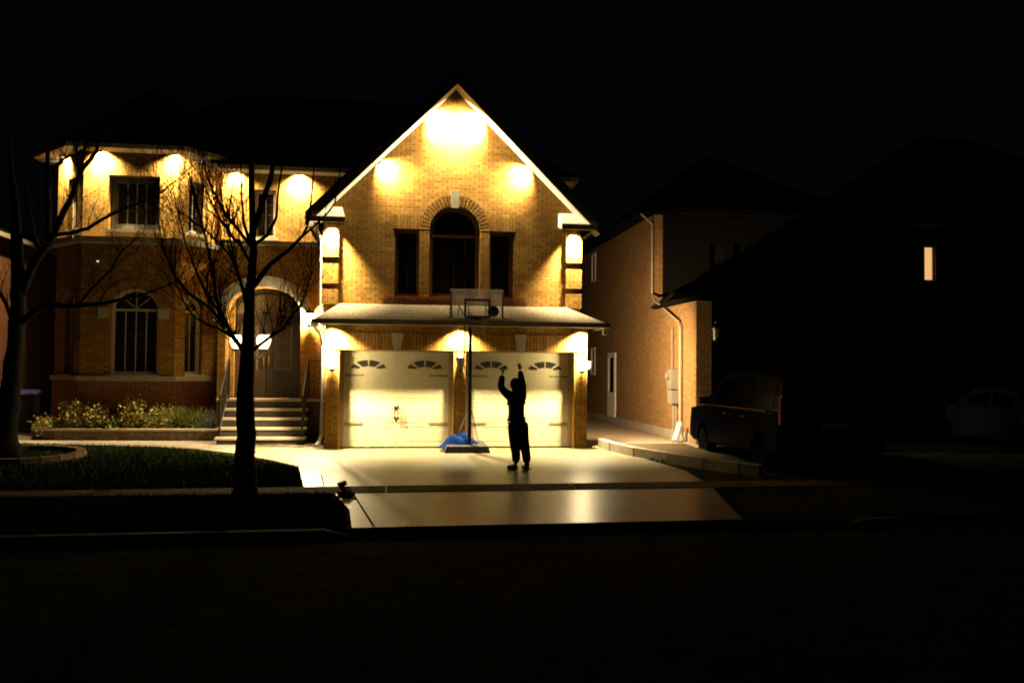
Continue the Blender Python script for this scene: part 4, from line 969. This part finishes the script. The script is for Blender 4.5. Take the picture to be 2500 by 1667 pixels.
# ================================================================ person
PYY = 16.42
def J(zx, zy, dy=0): return at(1080+zx*.319, 680+zy*.319, PYY+dy)
def skin_obj(name, nodes, edges, m, parent, sub=2, root=0):
    me = bpy.data.meshes.new(name); me.from_pydata([tuple(n_[0]) for n_ in nodes], edges, [])
    o = bpy.data.objects.new(name, me); col.objects.link(o)
    md = o.modifiers.new('s', 'SKIN'); md.use_smooth_shade = True
    for i, n_ in enumerate(nodes):
        r = n_[1]; me.skin_vertices[0].data[i].radius = r if isinstance(r, tuple) else (r, r)
    me.skin_vertices[0].data[root].use_root = True
    sb = o.modifiers.new('u', 'SUBSURF'); sb.levels = sub; sb.render_levels = sub
    dg = bpy.context.evaluated_depsgraph_get(); new = bpy.data.meshes.new_from_object(o.evaluated_get(dg))
    bpy.data.objects.remove(o)
    new.name = name; new.materials.clear(); new.materials.append(M_[m])
    org = ORG[parent.name] if parent and parent.name in ORG else Vector((0, 0, 0))
    for v in new.vertices: v.co = v.co - org
    o2 = bpy.data.objects.new(name, new); col.objects.link(o2); o2.parent = parent; return o2
pr0 = J(590, 1460); pz = gz(PYY)+.008
PE = empty('person', (pr0.x, PYY, pz), 'person in dark jacket and loose trousers with both arms raised after a shot', 'person')
lower = lambda v, z: Vector((v.x, v.y, z))
anL, anR = lower(J(563, 1425, .05), pz+.09), lower(J(647, 1425, -.05), pz+.09)
toL, toR = Vector((J(505, 1460).x, PYY+.13, pz+.035)), Vector((anR.x-.03, PYY+.16, pz+.035))
hl, hr = anL+Vector((.03, -.05, -.05)), anR+Vector((.0, -.07, -.05))
knL, knR = J(545, 1275, .03), J(636, 1275, -.02)
hiL, hiR = J(555, 1095), J(612, 1095)
pel = J(583, 1070); wst = J(572, 980); che = J(565, 905, .02); nek = J(558, 868, .03); hdb = J(556, 840, .03)
shL, shR = J(512, 893, .03), J(606, 888, .03)
elL, wrL = J(446, 832, .12), J(461, 735, .16)
elR, wrR = J(604, 772, .09), J(594, 700, .12)
# body (skin): torso, neck, head, limbs, feet in one surface
hd0, hd1 = J(556, 838, .03), J(556, 795, .02)
nodes = [(pel, (.13, .10)), (wst, (.12, .09)), (che, (.13, .095)), (nek, .052), (hd0, (.068, .078)), (hd1+Vector((0, 0, -.0)), (.074, .088)), (J(556, 778, .02), (.045, .055)),
         (shL, .055), (elL, .037), (wrL, .024), (shR, .055), (elR, .037), (wrR, .024),
         (hiL, .085), (knL, .055), (anL, .036), (toL, .028), (hiR, .085), (knR, .055), (anR, .036), (toR, .028)]
edges = [(0, 1), (1, 2), (2, 3), (3, 4), (4, 5), (5, 6), (2, 7), (7, 8), (8, 9), (2, 10), (10, 11), (11, 12), (0, 13), (13, 14), (14, 15), (15, 16), (0, 17), (17, 18), (18, 19), (19, 20)]
body = skin_obj('body', nodes, edges, 'skin', PE)
# hands: palm + five fingers grown as chains, joined into the body mesh
hands = []
for wr, tip, thumb_s, droop in ((wrL, J(468, 690, .18), 1, .9), (wrR, J(588, 655, .16), -1, 1.0)):
    up_ = (tip-wr).normalized(); fwd = (Vector((-.25, .95, 0)) - up_*Vector((-.25, .95, 0)).dot(up_)).normalized(); side = up_.cross(fwd).normalized()
    pc = wr + up_*.075
    hands.append(([(wr, .023), (wr+up_*.035, (.030, .016)), (pc, (.038, .015)), (pc+up_*.02, (.036, .013))], [(0, 1), (1, 2), (2, 3)]))
    for k_, (so_, ln) in enumerate(((-.030, .060), (-.010, .072), (.010, .066), (.028, .052))):
        b0 = pc + up_*.012 + side*so_
        hands.append(([(b0, .0085), (b0+up_*ln*.45+fwd*ln*.15, .0082), (b0+up_*ln*.75+fwd*ln*.45, .0075), (b0+up_*ln*.85+fwd*ln*.8, .0065)], [(0, 1), (1, 2), (2, 3)]))
    tb_ = wr + up_*.035 + side*thumb_s*.022
    hands.append(([(tb_, .011), (tb_+up_*.025+side*thumb_s*.025, .010), (tb_+up_*.05+side*thumb_s*.032+fwd*.012, .008)], [(0, 1), (1, 2)]))
hm = [skin_obj('hand', nd, ed, 'skin', PE, sub=1) for nd, ed in hands]
# face: nose, ears, brow, eyes, mouth on the far side of the head (facing the hoop, chin up)
fd = Vector((-.22, .93, .28)).normalized(); hc = J(556, 815, .03); sd = fd.cross(Vector((0, 0, 1))).normalized(); upv = sd.cross(fd)
fc = MB(); fc.ball(hc + fd*.092 - upv*.005, .016, 8, 6, (1, 1.1, 1.5))
for s in (-1, 1): fc.ball(hc + sd*s*.078 - upv*.0, .022, 8, 6, (.5, 1, 1.4)); fc.ball(hc + fd*.078 + sd*s*.03 + upv*.02, .014, 8, 6)
fc.ball(hc + fd*.082 - upv*.042, .02, 8, 6, (1.1, .5, .5)); fo = fc.build('face', 'skin', PE, smooth=True)
bpy.context.view_layer.update()
bmj = bmesh.new(); bmj.from_mesh(body.data)
for o in hm + [fo]:
    bmj.from_mesh(o.data); bpy.data.objects.remove(o)
bmj.to_mesh(body.data); bmj.free()
ha = MB().ball(hc + Vector((.004, -.012, .022)), .105, 20, 14, (.94, .98, 1.12))
for v in ha.v:
    v += Vector((random.gauss(0, .0035), random.gauss(0, .0035), random.gauss(0, .0035)))
cut = []
for f in ha.f:
    c = sum((ha.v[i] for i in f), Vector())/len(f) - hc
    if not (c.normalized().dot(fd) > .35 and c.dot(upv) < .05): cut.append(f)
ha.f = cut; ha.build('hair', 'hair', PE, smooth=True, fix=False)
# jacket with sleeves and flared hem
jn = [(J(569, 1056), (.225, .15)), (J(571, 1020), (.215, .15)), (J(566, 960), (.205, .15)), (J(563, 905, .02), (.20, .14)), (J(560, 868, .03), (.10, .10)),
      (J(512, 893, .03), .10), (J(480, 872, .08), .082), (elL, .075), (J(452, 790, .14), .066), (wrL+(elL-wrL)*.02, .050),
      (J(610, 885, .03), .105), (J(612, 825, .06), .085), (elR, .072), (J(599, 735, .11), .060), (wrR+(elR-wrR)*.02, .046)]
je = [(0, 1), (1, 2), (2, 3), (3, 4), (3, 5), (5, 6), (6, 7), (7, 8), (8, 9), (3, 10), (10, 11), (11, 12), (12, 13), (13, 14)]
skin_obj('jacket', jn, je, 'jacket', PE, root=1)
# loose trousers
tn = [(J(578, 1062), (.16, .13)), (J(548, 1130), (.135, .13)), (J(553, 1210, .02), .122), (J(556, 1275, .03), .106), (J(566, 1350, .03), .088), (anL+Vector((0, 0, .02)), .084),
      (J(612, 1130), (.13, .13)), (J(616, 1210), .118), (J(629, 1275, -.02), .102), (J(643, 1350, -.03), .088), (anR+Vector((0, 0, .02)), .084)]
te = [(0, 1), (1, 2), (2, 3), (3, 4), (4, 5), (0, 6), (6, 7), (7, 8), (8, 9), (9, 10)]
skin_obj('trousers', tn, te, 'pants', PE)
for heel, toe, ank in ((hl, toL, anL), (hr, toR, anR)):
    heel = Vector((heel.x, heel.y, pz+.045)); toe = Vector((toe.x, toe.y, pz+.036)); mid = heel.lerp(toe, .55)
    skin_obj('shoe', [(heel, (.060, .055)), (mid, (.066, .052)), (toe, (.058, .042)), (Vector((ank.x, ank.y, pz+.10)), .046)], [(0, 1), (1, 2), (0, 3)], 'shoe', PE, root=1)

# ================================================================ right neighbour house
NH = empty('neighbour_house', (10, 24, .33), 'unlit brick house right of the driveway, its side wall catching light', 'house')
NX0, NX1 = 7.4, 13.1
# side wall upper part and lower garage part
MB().add([(NX0, 24.6, .55), (NX0, 34, .55), (NX0, 34, 6.5), (NX0, 24.6, 6.5), (NX0+.25, 24.6, .55), (NX0+.25, 34, .55), (NX0+.25, 34, 6.5), (NX0+.25, 24.6, 6.5)],
         [(0, 1, 2, 3), (4, 7, 6, 5), (0, 3, 7, 4), (1, 5, 6, 2), (3, 2, 6, 7), (0, 4, 5, 1)]).build('side_wall', 'brick_red', NH)
MB().box(NX0, NX0+.25, 21.0, 24.599, .55, 3.8).build('garage_wall', 'brick_red', NH)
MB().box(NX0+.25, 8.0, 21.0, 21.3, .3, 3.8).box(12.6, NX1, 21.0, 21.3, .3, 3.8).box(8.0, 12.6, 21.0, 21.3, 2.62, 3.8).build('garage_front', 'brick_front_shaded', NH)
MB().box(NX0-.03, NX0+.2, 21.31, 34, .3, .549).build('foundation', 'conc', NH)
MB().box(NX0-.035, NX0+.35, 20.96, 20.999, .3, 3.8).box(NX0-.035, NX0-.001, 21.0, 21.45, .3, 3.8).build('corner_quoin', 'brick_red', NH)
FP = (0, 24.6, 0)
MB().panel([rect(NX0+.251, NX1, 3.0, 6.5), rect(9.05, 9.6, 4.35, 5.75), rect(9.75, 10.3, 4.35, 5.75), rect(10.45, 11.0, 4.35, 5.75)], FP, FX, FN, .3).build('front_wall', 'brick_front_shaded', NH)
for c in (9.325, 10.025, 10.725): window(NH, FP, FX, FN, c, .55, 4.35, 5.75, nx=2, nz=4, depth=.12, fr=.05, frm='nb_shaded', mun='nb_shaded')
gd = MB().box(8.0, 12.6, 21.16, 21.2, .33, 2.62)
for i in range(4):
    for k_ in range(8): gd.panel([rect(8.05+k_*.57, 8.05+k_*.57+.5, .4+i*.57, .4+i*.57+.45)], (0, 21.145, 0), FX, FN, .014)
gd.build('garage_door', 'nb_shaded', NH)
MB().box(7.95, 8.0, 20.985, 21.17, .33, 2.68).box(12.6, 12.66, 20.985, 21.17, .33, 2.68).box(7.95, 12.66, 20.983, 21.16, 2.622, 2.70).build('door_casing', 'nb_shaded', NH)
# garage hip roof and main hip roof
MB().add([(7.25, 20.6, 3.84), (13.5, 20.6, 3.84), (13.5, 24.58, 3.84), (7.25, 24.58, 3.84), (7.9, 24.58, 4.3), (12.6, 24.58, 4.3)], [(0, 1, 5, 4), (0, 4, 3), (1, 2, 5), (3, 4, 5, 2), (0, 3, 2, 1)]).build('garage_roof', 'shingle', NH)
MB().box(7.16, 13.58, 20.5, 20.598, 3.76, 3.88).box(7.16, 7.248, 20.6, 23.2, 3.76, 3.88).box(7.249, 7.399, 20.6, 24.3, 3.80, 3.838).build('garage_gutter', 'nb_shaded', NH)
MB().add([(6.95, 24.1, 6.55), (13.6, 24.1, 6.55), (13.6, 34.5, 6.55), (6.95, 34.5, 6.55), (10.0, 27.6, 9.0), (10.6, 31, 9.0)], [(0, 1, 4), (1, 2, 5, 4), (2, 3, 5), (3, 0, 4, 5), (0, 3, 2, 1)]).build('main_roof', 'shingle', NH)
MB().box(6.85, 6.948, 24.0, 34.5, 6.46, 6.60).box(6.949, 13.6, 24.0, 24.098, 6.46, 6.60).box(6.949, 7.399, 24.1, 34.4, 6.50, 6.545).build('main_gutter', 'nb_shaded', NH)
# side window, side door, lower window
window(NH, (NX0, 0, 0), (0, -1, 0), (1, 0, 0), -32.1, .6, 5.3, 6.35, nx=1, nz=2, depth=-.035, fr=.06, frm='white', sill=False)
window(NH, (NX0, 0, 0), (0, -1, 0), (1, 0, 0), -32.1, .6, 1.9, 2.9, nx=1, nz=2, depth=-.035, fr=.06, frm='white', sill=False)
sd_ = MB().panel([rect(-29.8, -28.8, .55, 2.66), rect(-29.65, -28.95, 1.35, 2.5)], (NX0-.05, 0, 0), Vector((0, -1, 0)), Vector((1, 0, 0)), .049).build('side_door', 'white', NH)
MB().panel([rect(-29.65, -28.95, 1.35, 2.5)], (NX0-.02, 0, 0), Vector((0, -1, 0)), Vector((1, 0, 0)), .01).build('door_glass', 'glass', sd_)
# downspouts and utility boxes
MB().tube([(6.95, 24.45, 6.5), (7.33, 24.55, 6.2), (7.33, 24.55, 4.25), (7.33, 24.3, 4.05), (7.33, 22.2, 3.35), (7.33, 22.05, 3.2), (7.33, 22.05, .75), (7.28, 21.95, .62), (7.05, 21.6, .42)], .034, 8).build('downspout', 'gutter', NH)
MB().tube([(7.2, 21.62, .8), (7.08, 21.55, .5), (6.98, 21.4, .36)], .08, 8).build('splash_elbow', 'white', NH)
um = empty('utility_meter', (NX0, 22.6, 1.4), 'grey electric and gas meter boxes on the neighbour side wall', 'meter')
MB().box(NX0-.17, NX0-.002, 22.5, 22.85, 1.62, 2.12).build('meter_box', 'meter', um); MB().tube([(NX0-.17, 22.67, 1.95), (NX0-.25, 22.67, 1.95)], .09, 14).build('dial', 'meter', um)
MB().box(NX0-.2, NX0-.002, 22.35, 22.7, 1.25, 1.58).build('lower_box', 'meter', um)
MB().tube([(NX0-.06, 22.6, 1.25), (NX0-.06, 22.6, .34)], .03, 6).tube([(NX0-.06, 22.42, 1.25), (NX0-.06, 22.42, .34)], .022, 6).tube([(NX0-.06, 22.75, 2.1), (NX0-.06, 22.75, 3.2)], .02, 6).build('conduit', 'meter', um)
wall_lantern(7.95-.15, 20.95, 2.85, 'dimglass', 0, 'unlit coach lamp at the dark neighbour garage corner', None)

# far right house with the lit window
FH = empty('far_house', (19, 26, .33), 'dark house at far right with one narrow lit upstairs window', 'house')
MB().panel([rect(13.9, 25, .3, 6.5), rect(15.87, 16.25, 4.82, 5.92), rect(18.0, 19.2, 4.5, 5.9)], (0, 25, 0), FX, FN, .3).box(13.9, 14.15, 25.301, 34, .3, 6.5).build('front_wall', 'brick_red', FH)
window(FH, (0, 25, 0), FX, FN, 16.06, .38, 4.82, 5.92, nx=1, nz=1, depth=.05, fr=.04, lit=True, sill=False)
window(FH, (0, 25, 0), FX, FN, 18.6, 1.2, 4.5, 5.9, nx=3, nz=3, depth=.08, fr=.05)
MB().add([(13.5, 24.5, 6.5), (25.4, 24.5, 6.5), (25.4, 34.5, 6.5), (13.5, 34.5, 6.5), (18.4, 29.4, 10.4), (20.5, 29.4, 10.4)], [(0, 1, 5, 4), (1, 2, 5), (2, 3, 4, 5), (3, 0, 4), (0, 3, 2, 1)]).build('roof', 'shingle', FH)
MB().box(13.4, 25.5, 24.4, 24.498, 6.4, 6.53).build('gutter', 'gutter', FH)
# left neighbour
LH = empty('left_house', (-15, 28, .33), 'dark brick house at the far left edge behind the bare tree', 'house')
MB().box(-10.95, -10.7, 23.5, 34, .3, 5.6).box(-22, -10.951, 23.5, 23.75, .3, 5.6).build('wall', 'brick_dark', LH)
MB().add([(-22.4, 23, 5.6), (-10.3, 23, 5.6), (-10.3, 34.5, 5.6), (-22.4, 34.5, 5.6), (-16, 28.5, 8.6), (-16.5, 29, 8.6)], [(0, 1, 4), (1, 2, 5, 4), (2, 3, 5), (3, 0, 4, 5), (0, 3, 2, 1)]).build('roof', 'shingle', LH)
MB().box(-10.299, -10.2, 23, 34.5, 5.5, 5.62).build('gutter', 'gutter', LH)
wl2 = wall_lantern(-8.36, 26.3, 2.2, 'lampglass4', 14, 'unseen side wall lantern added in the gap to light the left house', None, n=Vector((-1, 0, 0)))  # hidden lantern added to light the wall of the left house


# ================================================================ vehicles
def car(name, x0, x1, y0, y1, prof, belt, label, cat, paint, wheels, tall):
    """rear faces the street (low y). prof: roofline (t along length from rear, z). Body is lofted across its width."""
    cxm = (x0+x1)/2; W = (x1-x0)/2; zb = gz(min(20, (y0+y1)/2))+.006; E_ = empty(name, (cxm, (y0+y1)/2, zb), label, cat); Ln = y1-y0
    lowp = [(0.0, .45), (0.0, .30), (.05, .24), (.95, .24), (1.0, .32), (1.0, .55)]
    # lower body outline (closed, side view): bottom then shoulder
    sh = [(1.0, .62), (.985, belt-.10), (.80, belt), (.03, belt), (.0, belt-.12)]
    side = lowp + sh; b = MB(); secs = [(-1.0, .93), (-.97, 1.0), (-.6, 1.0), (0, 1.0), (.6, 1.0), (.97, 1.0), (1.0, .93)]
    n_ = len(side)
    for (sx, sc_) in secs:
        for (t_, z) in side:
            bow = .0 if abs(sx) < .9 else .06
            tt = t_ + (.012+bow*.3)*(1 if t_ < .5 else -1)*(abs(sx)**3)
            b.v.append(Vector((cxm+sx*W, y0+tt*Ln, zb + .24+(z-.24)*(1 if abs(sx) < .99 else .97) + (0.02 if abs(sx) > .99 and z < .4 else 0))))
    for i in range(len(secs)-1):
        for k_ in range(n_):
            a = i*n_+k_; c = i*n_+(k_+1) % n_; b.f.append((a, c, c+n_, a+n_))
    b.f.append(tuple(range(n_))); b.f.append(tuple(reversed(range((len(secs)-1)*n_, len(secs)*n_))))
    body_ = b.build('body', paint, E_, smooth=False)
    md = body_.modifiers.new('bv', 'BEVEL'); md.width = .03; md.segments = 2; md.limit_method = 'ANGLE'
    # greenhouse with tumblehome
    gp = prof; gm_ = MB(); n_ = len(gp)
    for sx in (-1, -.93, .93, 1):
        for (t_, z) in gp:
            k_ = (z-belt)/(max(p_[1] for p_ in gp)-belt); inset = .16*k_
            zz = z - (.05*k_ if abs(sx) > .95 else 0)
            gm_.v.append(Vector((cxm+sx*(W-.05-inset), y0+t_*Ln, zb+zz)))
    for i in range(3):
        for k_ in range(n_): a = i*n_+k_; c = i*n_+(k_+1) % n_; gm_.f.append((a, c, c+n_, a+n_))
    gm_.f.append(tuple(range(n_))); gm_.f.append(tuple(reversed(range(3*n_, 4*n_)))); gm_.build('cabin', paint, E_)
    # side glass: quads between pillars
    top = max(p_[1] for p_ in gp)
    def roof_z(t_):
        for (a, b_) in zip(gp[:-1], gp[1:]):
            if min(a[0], b_[0]) <= t_ <= max(a[0], b_[0]) and a[0] != b_[0]: return a[1]+(b_[1]-a[1])*(t_-a[0])/(b_[0]-a[0])
        return top
    for sx in (-1, 1):
        for (ta, tb2) in wheels[1]:
            def gp_(t_, fz):
                zt = belt+.04 + (roof_z(t_)-.10-belt-.04)*fz; k_ = (zt-belt)/(top-belt); return Vector((cxm+sx*(W-.05-.16*k_+.006), y0+t_*Ln, zb+zt))
            q = [gp_(ta, 0), gp_(tb2, 0), gp_(tb2, 1), gp_(ta, 1)]; q2 = [v - Vector((sx*.02, 0, 0)) for v in q]
            MB().add(q+q2, [(0, 1, 2, 3), (7, 6, 5, 4), (0, 4, 5, 1), (1, 5, 6, 2), (2, 6, 7, 3), (3, 7, 4, 0)]).build('side_window', 'carglass', E_)
    # rear glass and windscreen
    r0, r1 = gp[0], gp[1]
    def rg_(f, s, dt=-.004): 
        z = r0[1]+(r1[1]-r0[1])*f; t_ = r0[0]+(r1[0]-r0[0])*f; k_ = (z-belt)/(top-belt); return Vector((cxm+s*(W-.15-.16*k_), y0+(t_+dt)*Ln, zb+z))
    q = [rg_(.12, -1), rg_(.12, 1), rg_(.86, 1), rg_(.86, -1)]; q2 = [v+Vector((0, .015, 0)) for v in q]
    MB().add(q+q2, [(0, 1, 2, 3), (7, 6, 5, 4), (0, 4, 5, 1), (1, 5, 6, 2), (2, 6, 7, 3), (3, 7, 4, 0)]).build('rear_window', 'carglass', E_)
    for sx in (-1, 1):
        x = cxm+sx*(W-.10); MB().box(x-.08, x+.08, y0-.012+.02, y0+.12, zb+tall[0], zb+tall[1]).build('tail_light', 'tail', E_)
        MB().box(x-.05, x+.05, y0-.002, y0+.1, zb+tall[1]+.004, zb+tall[1]+.03).build('lamp_trim', 'chrome', E_)
        for wy in wheels[0]:
            wx = cxm+sx*(W-.11); rr_ = .34
            tyre = MB().tube([(wx-.11, y0+wy*Ln, zb+rr_), (wx+.11, y0+wy*Ln, zb+rr_)], rr_, 24).build('wheel', 'tyre', E_)
            xo = wx+sx*.113; rm_ = MB().tube([(xo-sx*.01, y0+wy*Ln, zb+rr_), (xo, y0+wy*Ln, zb+rr_)], .21, 20)
            rm_.build('rim', 'rim', tyre)
        for dy_ in wheels[2]: MB().box(cxm+sx*(W+.004)-.012, cxm+sx*(W+.004)+.012, y0+dy_*Ln, y0+dy_*Ln+.14, zb+belt-.16, zb+belt-.135).build('door_handle', 'chrome', E_)
        MB().box(cxm+sx*(W+.13)-.09, cxm+sx*(W+.13)+.09, y0+.70*Ln, y0+.70*Ln+.08, zb+belt+.02, zb+belt+.17).build('wing_mirror', paint, E_)
        MB().box(cxm+sx*(W+.003)-.008, cxm+sx*(W+.003)+.008, y0+.12*Ln, y0+.78*Ln, zb+belt-.012, zb+belt+.008).build('belt_trim', 'chrome', E_)
    MB().box(cxm-W+.06, cxm+W-.06, y0-.07, y0-.003, zb+.36, zb+.60).build('rear_bumper', paint, E_)
    MB().box(cxm-.26, cxm+.26, y0-.016, y0-.003, zb+.78, zb+.91).build('licence_plate', 'white', E_)
    return E_
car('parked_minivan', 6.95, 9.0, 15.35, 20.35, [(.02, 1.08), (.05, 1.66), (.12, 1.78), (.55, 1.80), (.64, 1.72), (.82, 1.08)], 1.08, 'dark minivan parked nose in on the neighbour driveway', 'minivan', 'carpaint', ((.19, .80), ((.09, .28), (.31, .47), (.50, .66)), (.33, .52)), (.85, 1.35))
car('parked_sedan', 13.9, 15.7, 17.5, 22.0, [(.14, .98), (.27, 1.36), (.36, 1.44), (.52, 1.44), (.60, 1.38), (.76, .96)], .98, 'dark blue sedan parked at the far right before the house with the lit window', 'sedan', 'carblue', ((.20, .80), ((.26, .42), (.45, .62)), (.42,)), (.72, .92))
drape([(13.3, yy(11.38, 13.3)), (17.5, yy(11.38, 17.5)), (17.5, 20.0), (13.3, 20.0)], .0045, 'far_driveway', 'road')
for m_ in bpy.data.materials: m_.cycles.emission_sampling = 'NONE'      # the lamps inside the fixtures carry the light
bpy.context.view_layer.update()
